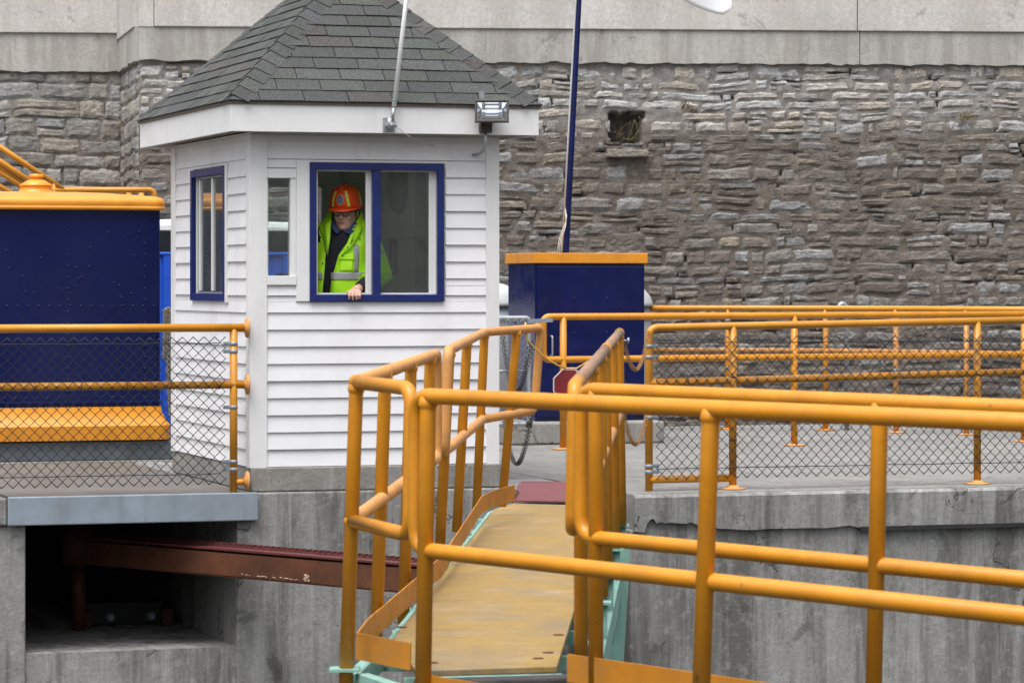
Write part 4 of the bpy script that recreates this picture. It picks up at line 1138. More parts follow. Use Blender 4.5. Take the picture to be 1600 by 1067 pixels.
# inclined stair rails beyond the cabin
vS = 9.0
def sp(px, py, v=vS): u = u_at(px, v); return W(u, v, z_at(py, u, v))
st = thing('stair_railing', Vector((sp(75,281).x, sp(75,281).y, 0)), 'yellow stair handrails climbing to the left behind the navy cabin', 'railing')
for (a, b, v) in (((-60,190),(80,284),vS), ((-60,212),(62,294),vS), ((-60,224),(58,298),vS+.05), ((-60,228),(52,304),vS+.9), ((-60,257),(24,306),vS+.9)):
    p, q = sp(*a, v), sp(*b, v); q2 = q + (q-p)*.25
    MB().cyl(p, q2, .028, 10).build('handrail', M['yellow'], st)
for px in (-40, 84):
    p = sp(px, 205 if px < 0 else 287); mb = MB(); mb.cyl(Vector((p.x, p.y, .0)), p, .028, 10); mb.build('post', M['yellow'], st)
sr = thing('landing_railing', Vector((sp(242,300).x, sp(242,300).y, 0)), 'yellow level pipe railing showing above the navy cabin roof', 'railing')
p0, p1 = sp(60,297), sp(241,297); mb = MB(); mb.tube(fillet([p0, p1, Vector((p1.x,p1.y,.0))], .06), .028, 10); mb.build('top_rail', M['yellow'], sr)
q0, q1 = sp(100,303,vS+.05), sp(221,300,vS+.8); MB().cyl(q0, q1, .026, 10).build('mid_rail', M['yellow'], sr)
for px in (201, 221):
    p = sp(px, 300, vS+.6); MB().cyl(Vector((p.x,p.y,0)), p, .028, 10).build('post', M['yellow'], sr)
# ------------------------------------------------------------------ navy cabinet, flagpole, bins, mesh gate
uq0, uq1 = u_at(836, 6.0), u_at(1007, 6.0); vQ = 6.0
zq = lambda py: z_at(py, (uq0+uq1)/2, vQ)
mb = MB(); mb.ubox(uq0-.35, uq1+.12, vQ-.22, vQ+1.1, .003, zq(657)-.002)
tag(mb.build('cabinet_plinth', M['conc_curb'], bevel=.02, origin=W(uq0, vQ, 0)), 'low concrete plinth under the navy cabinet', 'plinth')
cab = thing('navy_cabinet', W((uq0+uq1)/2, vQ+.4, zq(657)), 'glossy navy electrical cabinet with flat yellow lid on a concrete plinth', 'cabinet')
DQ = .80
mb = MB(); mb.ubox(uq0, uq1, vQ, vQ+DQ, zq(657), zq(411)); mb.build('body', M['navy'], cab, bevel=.006)
mb = MB(); mb.ubox(uq0+.012, uq1-.012, vQ-.016, vQ-.001, zq(650), zq(416)); mb.build('door', M['navy'], cab, bevel=.006)
mb = MB(); mb.ubox(uq0-.022, uq1+.022, vQ-.03, vQ+DQ+.03, zq(411.5), zq(395.5)); mb.build('lid', M['yellow_cab'], cab, bevel=.005)
uh = u_at(860, vQ)
mb = MB(); mb.tube(fillet([W(uh,vQ-.016,zq(525)), W(uh,vQ-.06,zq(525)), W(uh,vQ-.06,zq(555)), W(uh,vQ-.016,zq(555))], .02), .009, 8); mb.build('handle', M['galv'], cab)
mb = MB()
for (a, b) in ((.35,.78),(.65,.78),(.35,.56),(.65,.56)): mb.ball(W(lerp(uq0,uq1,a), vQ-.017, lerp(zq(657),zq(411),b)), .007, n=6, m=5)
for (a, b) in ((.25,.80),(.25,.62)): mb.ball(W(uq0-.001, vQ+DQ*.75, lerp(zq(657),zq(411),b)), .010, n=6, m=5)
mb.build('bolts', M['black'], cab)

vP = vQ+DQ+.12
def fpz(px, py): u = u_at(px, vP); return W(u, vP, z_at(py, u, vP))
f0, f1 = fpz(884.5, 392), fpz(905, 0); fd = (f1-f0)
base = f0 - fd*(f0.z/fd.z)
pole = thing('flagpole', base, 'leaning navy blue flagpole rising behind the navy cabinet', 'flagpole')
top = f1 + fd*.62
MB().tube([base, f0, f1, top], [.032, .030, .024, .02], 14).build('pole', M['navy'], pole)
mb = MB(); mb.lathe(base, [(.12,.003),(.12,.02),(.05,.03)], 16); mb.build('base_plate', M['navy'], pole)
sidev = Vector((-.036, -.012, 0))
MB().tube([f0+sidev-fd*.02, f0+sidev+fd*.5, f1+sidev*.9, top+sidev*.8], .009, 8).build('conduit', M['grey_light'], pole)
mb = MB()
for k in range(3):
    o = Vector((-.05-.012*k, -.03, 0))
    mb.tube(fillet([f0+Vector((-.045-.02*k,-.05,-.04)), f0+o+fd*.05, f0+Vector((-.01,-.035,0))+fd*(.10+.012*k), f0+sidev*(1-.3*k)+fd*.18], .08), .0032, 6)
mb.build('loose_cable', M['cable'], pole)
MB().tube([top+Vector((0,0,-.01)), top+Vector((0,0,.03))], .03, 10).build('finial', M['navy'], pole)
# white flag with a drooping fly corner
sF = F/(f1.y); hoistT = f1 + fd*.55; hoistB = f1 + fd*.16
mb = MB(); nxx, nzz = 36, 22; vs = []
botprof = [(1.0, None)]
xe = (1136-800)/sF - f1.x
for j in range(nzz+1):
    for i in range(nxx+1):
        s_, t_ = i/nxx, j/nzz                    # along the fly, down the hoist
        x = xe*s_*.995; hl = lerp(hoistT.z, hoistB.z, t_)
        low = EYE+(HZ-24)/sF
        droop = (hl - lerp(low+.9, low, t_))*min(1, s_/.93)**.95
        z = hl - droop + (t_*.012*math.sin(s_*14)) - t_*.10*max(0, (s_-.82)/.18)*0
        if t_ > .0: z += t_*.05*max(0, (s_-.95)/.05)
        vs.append(Vector((lerp(hoistT.x, hoistB.x, t_)+.03+x, f1.y-.02+.10*math.sin(s_*7+t_*2)*s_, z)))
fs = [(j*(nxx+1)+i, j*(nxx+1)+i+1, (j+1)*(nxx+1)+i+1, (j+1)*(nxx+1)+i) for j in range(nzz) for i in range(nxx)]
mb.add(vs, fs, True)
tag(mb.build('flag', M['flag'], solid=.004, origin=hoistB), 'white flag hanging from the navy flagpole, only its lower corner showing', 'flag')

def bin_(px, v, label):
    u = u_at(px, v); g = thing('litter_bin', W(u, v, 0), label, 'bin', 'litter bins by the navy cabinet')
    zt2 = z_at(497, u, v)
    mb = MB(); mb.lathe(W(u, v, .004), [(.25,0),(.27,.02),(.28,zt2-.05),(.285,zt2-.02)], 24); mb.build('body', M['grey_light'], g)
    mb = MB(); mb.lathe(W(u, v, zt2), [(.30,-.02),(.30,.02),(.27,.05),(.26,.12)], 24); mb.build('collar', M['clamp'], g)
    mb = MB(); mb.lathe(W(u, v, zt2+.12), [(.30,0),(.295,.03),(.27,.10),(.21,.17),(.12,.215),(.02,.23)], 24); mb.build('dome_lid', M['grey_light'], g)
bin_(768, 8.2, 'grey dome topped litter bin between the booth and the navy cabinet')
bin_(974, 8.4, 'grey dome topped litter bin peeping out right of the navy cabinet')

vG = 4.80; ga, gb = u_at(700, vG), u_at(826, vG)
gt = thing('mesh_gate', W(ga, vG, 0), 'small galvanised chain link gate between the booth and the cabinet', 'gate')
zg = lambda py: z_at(py, gb, vG)
z1_, z0_ = zg(497), zg(662)
mb = MB(); mb.tube(fillet([W(ga,vG,z0_), W(gb,vG,z0_), W(gb,vG,z1_), W(ga,vG,z1_)], .03, True), .022, 10, closed=True); mb.build('frame', M['galv'], gt)
MB().cyl(W(ga+.3,vG,(z0_+z1_)/2), W(gb,vG,(z0_+z1_)/2), .014).build('mid_bar', M['galv'], gt)
chainlink(W(ga,vG-.02), W(gb-.02,vG-.02), z0_+.01, z1_-.01, .034, .0026).build('chain_link_mesh', M['galv'], gt)
mb = MB(); mb.beam(W(gb-.02,vG-.03,zg(502)), W(u_at(862,vG),vG-.03,zg(500)), .012, .035); mb.build('latch', M['clamp'], gt)
mb = MB(); mb.ubox(gb-.025, gb+.025, vG-.03, vG+.03, zg(667), zg(659)); mb.build('corner_fitting', M['black'], gt)
mb = MB(); mb.cyl(W(ga,vG+.0,0.004), W(ga,vG,z1_+.1), .03); mb.build('hinge_post', M['galv'], gt)

# ------------------------------------------------------------------ footbridge on the lock gate
fb = thing('footbridge', (0, 17, 0), 'narrow worn yellow footbridge deck with mint green frame and low toe boards', 'footbridge')
PL_ = [(-.356,12.35), (.169,12.5), (.228,13.7), (.60,21.5), (-.0,21.72), (-.112,21.2), (-.480,13.5)]
mb = MB(); mb.prism(PL_, .018, .042); mb.build('deck_plank', M['plank'], fb, bevel=.003)
mb = MB()
for (x, y) in ((.10,12.75),(.19,13.6),(-.30,12.6),(.14,12.95),(-.40,14.6),(-.25,19.0),(.50,19.3),(-.46,13.9)):
    mb.lathe((x,y,.042), [(.022,0),(.022,.003),(.008,.005)], 10)
mb.build('deck_bolts', M['rust'], fb)
mb = MB()
mb.add([(-.0,21.72,.052),(.615,21.55,.052),(.64,23.3,.056),(.045,23.4,.056),(.66,24.45,.012),(.075,24.5,.012)], [(0,1,2,3),(3,2,4,5)])
rp = mb.build('ramp_plate', M['maroon'], fb, solid=.010)
mb = MB(); mb.cyl((.0,21.85,.06), (.03,22.5,.06), .022); mb.build('hinge', M['rust'], rp)
# mint frame under the planks
mb = MB()
for a, b in (((-.512,13.35),(-.142,21.2)), ((.27,13.6),(.64,21.5)), ((-.40,12.3),(.19,12.42)), ((-.142,21.2),(-.03,21.76))):
    mb.beam((a[0],a[1],-.02), (b[0],b[1],-.02), .022, .085)
for i in range(9):
    y = 13.4+i*.97; mb.beam((-.60+.042*(y-12.4), y, -.05), (.19+.052*(y-12.4), y, -.05), .05, .06)
mb.build('steel_frame', M['mint'], fb, bevel=.003)
mb = MB(); mb.beam((-.56,12.42,-.02),(-.37,11.95,-.02), .05, .09); mb.beam((-.6,12.5,-.03),(-.53,13.5,-.03), .05, .08)
mb.cyl((-.47,12.1,-.3),(-.47,12.1,.0), .035); mb.build('steel_frame', M['mint'], fb)
mb = MB()
for k in range(5): mb.box(-.50+k*.055, -.455+k*.055, 12.05, 12.25, -.06, -.005)
mb.build('packing_blocks', M['yellow_worn'], fb, bevel=.006)
# toe boards
def toe(pts, h=.10, name='toe_board', th=.006, m='yellow_plate'):
    mb = MB(); n = len(pts); vs = []
    for (p, q) in pts: vs += [p, q]
    mb.add(vs, [(2*i, 2*i+1, 2*i+3, 2*i+2) for i in range(n-1)])
    return mb.build(name, M[m], fb, solid=th)
T0 = [pt(641,1004,425), pt(557,988,414), pt(573,967,400), pt(690,868,323), pt(752,775,266), pt(770,766,262), pt(803,757,256)]
toe([(p, Vector((p.x-.003,p.y,p.z-.10))) for p in T0])
# heel post of the gate, mint H section, standing right of the bridge
hp0, hp1 = pt(973,846,262), pt(961,1035,262); hd_ = (hp1-hp0); hp2 = hp0 + hd_*(2.6/abs(hd_.z))
mb = MB(); mb.beam(hp0, hp2, .10, .012, up=(0,1,0)); o = Vector((0,.20,0)); mb.beam(hp0+o, hp2+o, .10, .012, up=(0,1,0)); mb.beam(hp0+o*.5, hp2+o*.5, .012, .19, up=(0,1,0)); mb.build('heel_post', M['mint'], fb)
o = Vector((-.075,-.25,-.12)); mb = MB(); mb.beam(hp0+o, hp2+o, .035, .012, up=(0,1,0)); mb.beam(hp0+o+Vector((-.06,-.03,.0)), hp2+o+Vector((-.06,-.03,0)), .03, .03, up=(0,1,0)); mb.build('heel_post', M['mint'], fb)
for y in (12.6, 14.2, 16.0, 17.4, 19.2, 21.1):
    x = .219+.052*(y-12.25); mb = MB(); mb.box(x-.03, x+.062, y-.06, y+.06, -.062, -.05); mb.cyl((x+.022,y,-.40),(x+.022,y,-.062), .022); mb.build('bracket', M['mint'], fb)
mb = MB(); mb.beam((.255,12.6,-.30),(.66,20.4,-.30), .05, .14); mb.build('side_girder', M['mint'], fb)
# lock gate leaf below the walk that turns along it
GA0, GA1 = Vector((-.36,11.35)), Vector((1.396,9.075)); GB0, GB1 = Vector((.20,11.95)), Vector((1.563,10.16))
gdir = (GA1-GA0).normalized()
q = [GA0, GA0+gdir*6.5, GB0+gdir*6.3, GB0]
lg = thing('lock_gate', (q[1].x/2, 9.5, -2.7), 'dark timber topped steel lock gate leaf under the front railing', 'lock gate')
mb = MB(); mb.prism([(p.x,p.y) for p in q], -.10, -.035); mb.build('walk_boards', M['timber'], lg)
ins = [q[0]*.93+q[2]*.07, q[1]*.93+q[3]*.07, q[2]*.93+q[0]*.07, q[3]*.93+q[1]*.07]
mb = MB(); mb.prism([(p.x,p.y) for p in ins], -3.6, -.102); mb.build('gate_skin', M['mint'], lg)
mb = MB(); mb.beam((-.35,12.2,-.02),(.24,12.35,-.02), .12, .09); mb.build('end_timber', M['timber'], lg, bevel=.01)
def gtoe(p0, p1, s0, s1, ext):
    a, b = pt(p0[0],p0[1],s0), pt(p1[0],p1[1],s1); a.z = b.z = .155; b = a+(b-a)*ext
    mb = MB(); mb.add([a, b, b-Vector((0,0,.10)), a-Vector((0,0,.10))], [(0,1,2,3)]); mb.build('toe_board', M['yellow_plate'], lg, solid=.006)
gtoe((886,1022), (1600,1125), 437, 515, 2.0)
gtoe((668,1052), (1600,1210), 462, 573, 2.0)

# ------------------------------------------------------------------ gate and bridge railings
PG = .0268
def leanpost(mb, top, zbot, lean, r=PG):
    top = Vector(top); q = Vector((top.x + lean*(top.z-zbot), top.y, zbot)); d = (q-top).normalized()
    mb.tube([top, top+d*(r*1.02), top+d*(r*1.02+.008), top+d*(r*1.02+.013), top+d*(r*1.02+.02), q], [r, r*1.2, r*1.12, r, r, r], 14); return mb   # flared weld at the head
def add_posts(th, posts, m, zbot=-.04):
    for (px, py, s, lean) in posts:
        t = pt(px, py, s); mb = MB(); leanpost(mb, t, zbot, lean); mb.build('post', M[m], th)
# front gate railing (line A)
ra = thing('gate_railing', pt(1112, 1067, 500), 'nearest yellow pipe railing crossing the lower right foreground', 'railing', 'yellow gate railings')
sA = lambda px: 460 + (573-460)*(px-650)/950
tA = lambda px: pt(px, 618+(660-618)*(px-650)/950, sA(px)); mA = lambda px: pt(px, 858+(962-858)*(px-650)/950, sA(px))
ext = lambda f, k: f(650) + (f(1600)-f(650))*k
mb = MB(); mb.tube(fillet([ext(tA,2.3), tA(650), mA(650), ext(mA,2.3)], .075), PG*1.02, 16); mb.build('rail', M['yellow'], ra)
add_posts(ra, [(668, tA(668).z, 0, 0)][:0], 'yellow')
for px, lean in ((669,-.018), (1111,-.035), (1640,-.02), (2300,-.02)):
    t = tA(px) if px < 1600 else ext(tA, (tA(650).x*0+ (px-650)/950) )
    mb = MB(); leanpost(mb, t, -.04, lean, PG*1.04); mb.build('post', M['yellow'], ra)
# rear gate railing (line B)
rb_ = thing('gate_railing', pt(1375, 1067, 470), 'yellow pipe railing just behind the nearest railing, starting at the bridge', 'railing', 'yellow gate railings')
sB = lambda px: 440 + (512-440)*(px-925)/675
tB = lambda px: pt(px, 608.5+(637.5-608.5)*(px-905)/695, sB(px)); mB = lambda px: pt(px, 840+(905-840)*(px-925)/675, sB(px))
extB = lambda f, k: f(908) + (f(1600)-f(908))*k
mb = MB(); mb.tube(fillet([extB(tB,2.2), tB(908), mB(908), extB(mB,2.2)], .075), PG, 16); mb.build('rail', M['yellow'], rb_)
for px, lean in ((931,-.0), (1375,-.022)):
    mb = MB(); leanpost(mb, tB(px), -.04, lean); mb.build('post', M['yellow'], rb_)
for k in (1.45, 2.0):
    mb = MB(); leanpost(mb, extB(tB, k), -.04, -.02); mb.build('post', M['yellow'], rb_)
# left bridge railing, near section with its short return
rc = thing('bridge_railing', pt(560, 1030, 410), 'yellow closed loop railing at the near left corner of the footbridge', 'railing', 'yellow footbridge railings')
nearT, nearM, c0T, c0M, farT, farM = pt(643,607,436), pt(641,836,436), pt(557,597,419), pt(548,814,419), pt(682,553,318), pt(686,716,318)
c0M.x = c0T.x - .018; farM.x = farT.x; nearM.x = nearT.x-.006
mb = MB(); mb.tube(fillet([c0T, nearT, nearM, c0M], .07)+[c0M], PG, 16); mb.build('return_loop', M['yellow'], rc)
mb = MB(); mb.tube(fillet([c0T, farT, farM, c0M], .06), PG, 16); mb.build('handrail', M['yellow_worn'], rc)
for p in (c0T, c0M): MB().ball(p, PG*1.12).build('corner_joint', M['yellow'], rc)
for t_, lean in ((0,-.035), (.30,-.035), (.62,-.03), (.90,-.03)):
    # photo columns along a line in depth: interpolate in space
    p = c0T.lerp(farT, t_); mb = MB(); leanpost(mb, p, -.04, lean); mb.build('post', M['yellow'], rc)
mb = MB(); b = Vector((c0T.x-.035*1.1, c0T.y, .03)); mb.box(b.x-.062, b.x+.05, b.y-.05, b.y+.06, .035, .045); mb.build('bracket', M['mint'], rc)
p = c0T.lerp(farT, .30); b = Vector((p.x-.038, p.y, .0)); mb = MB(); mb.box(b.x-.08, b.x+.08, b.y-.05, b.y+.05, -.03, -.018); mb.build('bracket', M['mint'], rc)
# left bridge railing, far section
rd = thing('bridge_railing', pt(760, 800, 260), 'yellow railing of the far left end of the footbridge, sloping up to the landing', 'railing', 'yellow footbridge railings')
sT, kT, eT = pt(700,548,309), pt(757,519,257), pt(845,512.5,250)
sM, kM, eM = pt(694,706,309), pt(754,655,257), pt(835,641,250)
mb = MB(); mb.tube(fillet([eM, kM, sM, sT, kT, eT], .055, True), PG, 16, closed=True); mb.build('handrail', M['yellow_worn'], rd)
lw = [(sT.lerp(kT,.04), -.05), (sT.lerp(kT,.48), -.055), (kT, -.045), (kT.lerp(eT,.57), -.085)]
for p, lean in lw:
    mb = MB(); leanpost(mb, p, .10, lean); mb.build('post', M['yellow'], rd)
mb = MB(); mb.lathe(eT+Vector((-.02,0,0)), [(PG+.002,-.02),(PG+.004,0),(PG+.002,.02)], 14, (1,0,0)); mb.build('end_collar', M['yellow'], rd)
# right bridge railing seen almost end on
re_ = thing('bridge_railing', pt(930, 1000, 340), 'yellow railing along the right side of the footbridge with bare brown handrail', 'railing', 'yellow footbridge railings')
n0T, n0M, z1T, z1M = pt(898,603,425), pt(904,838,436), pt(968,520,246), pt(968,648,246)
n0M = Vector((n0T.x-.008, n0T.y, n0M.z))
a_, b_ = n0T.lerp(z1T,.05), z1T
mb = MB(); mb.tube([n0T.lerp(z1T,.06), n0T.lerp(z1T,.55)], PG*1.02, 16); mb.tube([n0T.lerp(z1T,.58), z1T], PG*1.02, 16); mb.build('handrail', M['rust_rail'] if 'rust_rail' in M else M['yellow_worn'], re_)
mb = MB(); mb.tube(fillet([n0T.lerp(z1T,.065), n0T, n0M, n0M.lerp(z1M,.05)], .06), PG*1.02, 16); mb.build('elbow', M['yellow'], re_)
MB().tube([n0T.lerp(z1T,.545), n0T.lerp(z1T,.585)], PG*1.12, 16).build('sleeve', M['yellow'], re_)
MB().tube([z1T.lerp(n0T,.012), z1T+(z1T-n0T)*.004], PG*1.15, 16).build('end_collar', M['yellow'], re_)
mb = MB(); mb.tube([n0M.lerp(z1M,.03), z1M], PG, 14); mb.build('mid_rail', M['yellow_worn'], re_)
for k in (.08, .26, .45, .565, .78, .99):
    p = n0T.lerp(z1T, k); mb = MB(); leanpost(mb, p, -.05, .016*k); mb.build('post', M['yellow'], re_)

# ------------------------------------------------------------------ chains, rope and sign
def chain(P, Q, sag, m, label, link=.058, wire=.0031):
    P, Q = Vector(P), Vector(Q); mb = MB(); pts = []
    for i in range(201):
        t = i/200; p = P.lerp(Q, t); p.z -= sag*4*t*(1-t); pts.append(p)
    acc = 0; last = pts[0]; cs = [pts[0]]
    for p in pts[1:]:
        while (p-last).length >= link*.76:
            last = last + (p-last).normalized()*link*.76; cs.append(last.copy())
    for i in range(len(cs)-1):
        c_ = (cs[i]+cs[i+1])/2; d = (cs[i+1]-cs[i]).normalized(); side = d.cross(Vector((0,1,0))).normalized(); nrm = side.cross(d)
        e = (side if i % 2 == 0 else nrm); 
        loop = []
        for k in range(14):
            a = 2*math.pi*k/14; ca, sa = math.cos(a), math.sin(a)
            loop.append(c_ + d*(math.copysign(abs(ca)**.8, ca)*link*.5) + e*(sa*link*(.26 if i % 2 == 0 else .2)))
        mb.tube(loop, wire, 5, closed=True)
    o = mb.build('safety_chain', m, origin=(P+Q)/2); return tag(o, label, 'chain', 'safety chains at the bridge head')
bR = W(WB+.03, -.02, 0)
hk = lambda py: EYE-(py-HZ)*bR.y/F
A1 = Vector((bR.x, bR.y-.03, hk(526))); A2 = Vector((bR.x, bR.y-.03, hk(636)))
B1 = eT + Vector((-.06, 0, -.07)); B2 = eM + Vector((-.02, 0, -.02))
chain(A1, B1, .36, M['chain_dark'], 'upper dark chain looped from the booth corner to the left bridge railing')
chain(A2, B2, .36, M['chain_dark'], 'lower dark chain hanging from the booth corner to the left bridge railing')
zN = W(u_at(1011, vN), vN-.03, 0)
C1 = z1T + Vector((.03,0,-.06)); D1 = Vector((zN.x, zN.y, z_at(518, u_at(1011,vN), vN)))
C2 = z1M + Vector((.03,0,-.0)); D2 = Vector((zN.x, zN.y, z_at(628, u_at(1011,vN), vN)))
chain(C1, D1, .22, M['chain_rust'], 'upper rusty chain between the right bridge railing and the near deck fence', .05, .0027)
chain(C2, D2, .24, M['chain_rust'], 'lower rusty chain between the right bridge railing and the near deck fence', .05, .0027)
mb = MB(); mb.cyl(C1+Vector((-.05,0,.01)), C1+Vector((.03,0,.01)), .008); mb.lathe(C1+Vector((.02,0,.01)), [(.02,0),(.02,.012)], 10, (1,0,0))
tag(mb.build('eye_bolt', M['galv'], origin=C1), 'small steel eye bolt at the end of the right bridge railing', 'bolt')
# stop sign on the rope
sg = pt(889, 601, 249); rS = .108
sign = thing('stop_sign', sg, 'dark red octagonal plate with white rim hanging on a yellow rope across the bridge', 'sign')
def octa(r, y): return [Vector((sg.x+r*math.cos(R(22.5+45*k)), sg.y+y, sg.z+r*math.sin(R(22.5+45*k)))) for k in range(8)]
mb = MB(); mb.extrude(octa(rS, .004), (0,-.006,0)); mb.build('rim', M['white'], sign)
mb = MB(); mb.extrude(octa(rS*.925, -.003), (0,-.003,0)); mb.build('face', M['red'], sign)
r0 = pt(821, 513, 251.5); ty = .0
lp = [r0 + Vector((0, math.sin(a)*(PG+.006), math.cos(a)*(PG+.006))) for a in [R(i*30) for i in range(13)]]
r1 = Vector((sg.x-.02, sg.y, sg.z+rS*.95)); 
drop = r0 + Vector((.004,-.03,-.06))
rope_pts = lp + [drop] + [drop.lerp(r1, t)+Vector((0,0,-.03*4*t*(1-t))) for t in (.2,.4,.6,.8,1)]
rp2 = z1T.lerp(n0T,.05)
rope_pts2 = [r1, Vector((sg.x+.05, sg.y, r1.z)), rp2.lerp(r1,.4)+Vector((0,0,-.05)), rp2]
mb = MB(); mb.tube(rope_pts, .0055, 6); mb.tube(rope_pts2, .0055, 6)
tag(mb.build('rope', M['rope_y'], origin=drop), 'thin yellow rope tied to the left bridge railing and holding the red plate', 'rope')

# ------------------------------------------------------------------ rack beam and machinery in the recess
b0 = pt(150, 838, 5200/24.3); b0z = b0.z; b1 = gp(640, 878, b0z); bd = (b1-b0); b2 = b0+bd*1.16; dd = bd.normalized(); sd_ = dd.cross(Vector((0,0,1))).normalized()
rk = thing('rack_beam', b0.lerp(b1, .5), 'rusty brown steel rack beam running from the dark recess to the lock gate', 'beam')
H_ = .20
mb = MB(); mb.beam(b0-Vector((0,0,H_/2)), b2-Vector((0,0,H_/2)), .012, H_-.03); mb.build('web', M['rust'], rk)
mb = MB(); mb.beam(b0-Vector((0,0,.008)), b2-Vector((0,0,.008)), .17, .014); mb.build('top_flange', M['maroon_dark'], rk)
mb = MB(); mb.beam(b0-Vector((0,0,H_-.008)), b2-Vector((0,0,H_-.008)), .15, .014); mb.build('bottom_flange', M['rust'], rk)
mb = MB(); L_ = (b2-b0).length
sN = -sd_ if sd_.y > 0 else sd_
mb.beam(b0+sN*.075-Vector((0,0,H_/2+.01)), b2+sN*.075-Vector((0,0,H_/2+.01)), .012, H_-.045); mb.build('side_plate', M['rust'], rk)
mb = MB(); x = .1
while x < L_-.05:
    p = b0+dd*x-sN*.055; mb.beam(p+Vector((0,0,.0)), p+Vector((0,0,.026)), .026, .05, up=sd_); x += .062
mb.beam(b0-sN*.055+Vector((0,0,.002)), b2-sN*.055+Vector((0,0,.002)), .06, .016)
mb.build('rack_teeth', M['maroon_dark'], rk)
mb = MB(); p = b0+dd*(L_*.62)+sN*.083-Vector((0,0,.15))
rp3 = random.Random(3)
for k in range(44): mb.ball(p+dd*rp3.gauss(0,.012)+Vector((0,0,rp3.gauss(0,.011))), rp3.uniform(.003,.008), .002, rp3.uniform(.003,.009), n=6, m=5)
for k in range(26): mb.ball(p+dd*rp3.uniform(-.65,-.08)+Vector((0,0,-.022+rp3.gauss(0,.003))), rp3.uniform(.003,.012), .002, rp3.uniform(.002,.005), n=6, m=4)
mb.build('bare_patch', M['bare'], rk)
vMa = 1.7
um0, um1 = u_at(130, vMa), u_at(255, vMa)
mc = thing('gate_machine', W((um0+um1)/2, vMa+.3, zLed), 'dark gate drive machine with pinion housing inside the concrete recess', 'machine')
zM = lambda py: z_at(py, (um0+um1)/2, vMa)
mb = MB(); mb.ubox(um0, um1, vMa, vMa+.8, zLed+.002, zM(940)); mb.build('base', M['pit_black'], mc, bevel=.01)
for px in (172, 236):
    mb = MB(); mb.lathe(W(u_at(px,vMa), vMa-.001, zM(963)), [(.04,0),(.036,.03),(.02,.035),(.02,.06)], 12, W(0,-1,0)-W(0,0,0)); mb.build('bolt', M['clamp'], mc)
us_ = u_at(125, vMa-.35)
mb = MB(); mb.lathe(W(us_, vMa-.30, zM(872)), [(.13,0),(.13,.24),(.10,.25),(.10,.32)], 20); mb.build('pinion_housing', M['rust'], mc)
mb = MB(); mb.cyl(W(us_, vMa-.30, zLed+.01), W(us_, vMa-.30, zM(872)), .05); mb.build('shaft', M['rust'], mc)
mb = MB(); mb.lathe(W((um0+um1)/2, vMa+.35, zM(905)), [(.16,0),(.16,.06),(.10,.07),(.10,.14),(.2,.15),(.2,.2)], 20); mb.build('gearbox', M['pit_black'], mc)
for px in (132, 258):
    u = u_at(px, vMa-.02); mb = MB(); mb.ubox(u-.035, u+.035, vMa-.12, vMa-.02, zLed+.002, zM(950)); mb.build('foot_bracket', M['rust'], mc)
# ------------------------------------------------------------------ the operator at the open window
YP = 24.20
def PP(px, py, dy=0.0):
    Y = YP+dy; return Vector(((px-800)/F*Y, Y, EYE-(py-HZ)*Y/F))
zfl = ZB+.02
M['skin'] = mat('skin', (.60,.35,.27), .5, var=.1, scale=40)
M['lips'] = mat('lips', (.36,.15,.13), .5)
M['hivis'] = mat('lime_jacket', (.46,.92,.012), .6, var=.08, scale=10, bump=.5, bscale=12)
M['grey_tape'] = mat('reflective_tape', (.34,.35,.37), .4, var=.08, scale=40)
M['dark_cloth'] = mat('dark_cloth', (.012,.013,.022), .85, var=.3, scale=20, bump=.3, bscale=40)
M['blue_cloth'] = mat('blue_collar_cloth', (.04,.06,.16), .85)
M['helmet'] = mat('orange_helmet', (.85,.078,.010), .35, var=.06, scale=12)
M['lime_tape'] = mat('lime_tape', (.62,.80,.06), .4)
M['hair'] = mat('dark_hair', (.03,.022,.018), .7)
M['emblem_blue'] = mat('emblem_blue', (.03,.05,.12), .4); M['emblem_white'] = mat('emblem_white', (.6,.62,.62), .4); M['emblem_orange'] = mat('emblem_orange', (.65,.25,.05), .4)
hipc = PP(534, 560)
man = bpy.data.objects.new('person', None)
bm_ = MB()
# head in its own frame: x right, -y face, z up from the chin
HY = R(-14); HRot = Matrix.Rotation(HY, 3, 'Z') @ Matrix.Rotation(R(6), 3, 'X')
chin = PP(541, 358, -.03); HS = 1.06
def HP(x, y, z): return chin + HRot @ (Vector((x, y, z))*HS)
rings = [(-.03,.050,-.055,.06),(0,.046,-.086,.045),(.012,.056,-.100,.055),(.04,.066,-.104,.075),(.07,.0715,-.101,.09),(.10,.0745,-.098,.098),(.13,.077,-.100,.101),(.16,.078,-.100,.102),(.19,.075,-.090,.097),(.22,.060,-.066,.078),(.243,.028,-.03,.036)]
vs = []; n = 24
for (z, w, f, b) in rings:
    for k in range(n):
        a = 2*math.pi*k/n; cx, sy = math.sin(a), -math.cos(a)
        y = (-f*sy if sy < 0 else b*sy) if True else 0
        y = (sy*(-f) if sy < 0 else sy*b)
        vs.append(HP(w*math.copysign(abs(cx)**.85, cx), y, z))
fs = [(i*n+k, i*n+(k+1)%n, (i+1)*n+(k+1)%n, (i+1)*n+k) for i in range(len(rings)-1) for k in range(n)]
fs += [tuple(range(n-1,-1,-1)), tuple((len(rings)-1)*n+k for k in range(n))]
bm_.add(vs, fs)
def hb(x, y, z, a, b=None, c_=None): bm_.ball(HP(x,y,z), a*HS, (b or a)*HS, (c_ or a)*HS, rot=HRot)
hb(0,-.108,.112,.011,.012,.026); hb(0,-.119,.090,.015,.016,.012); hb(-.011,-.109,.086,.009); hb(.011,-.109,.086,.009)      # nose
hb(-.032,-.094,.138,.026,.014,.008); hb(.032,-.094,.138,.026,.014,.008)                                                   # brows
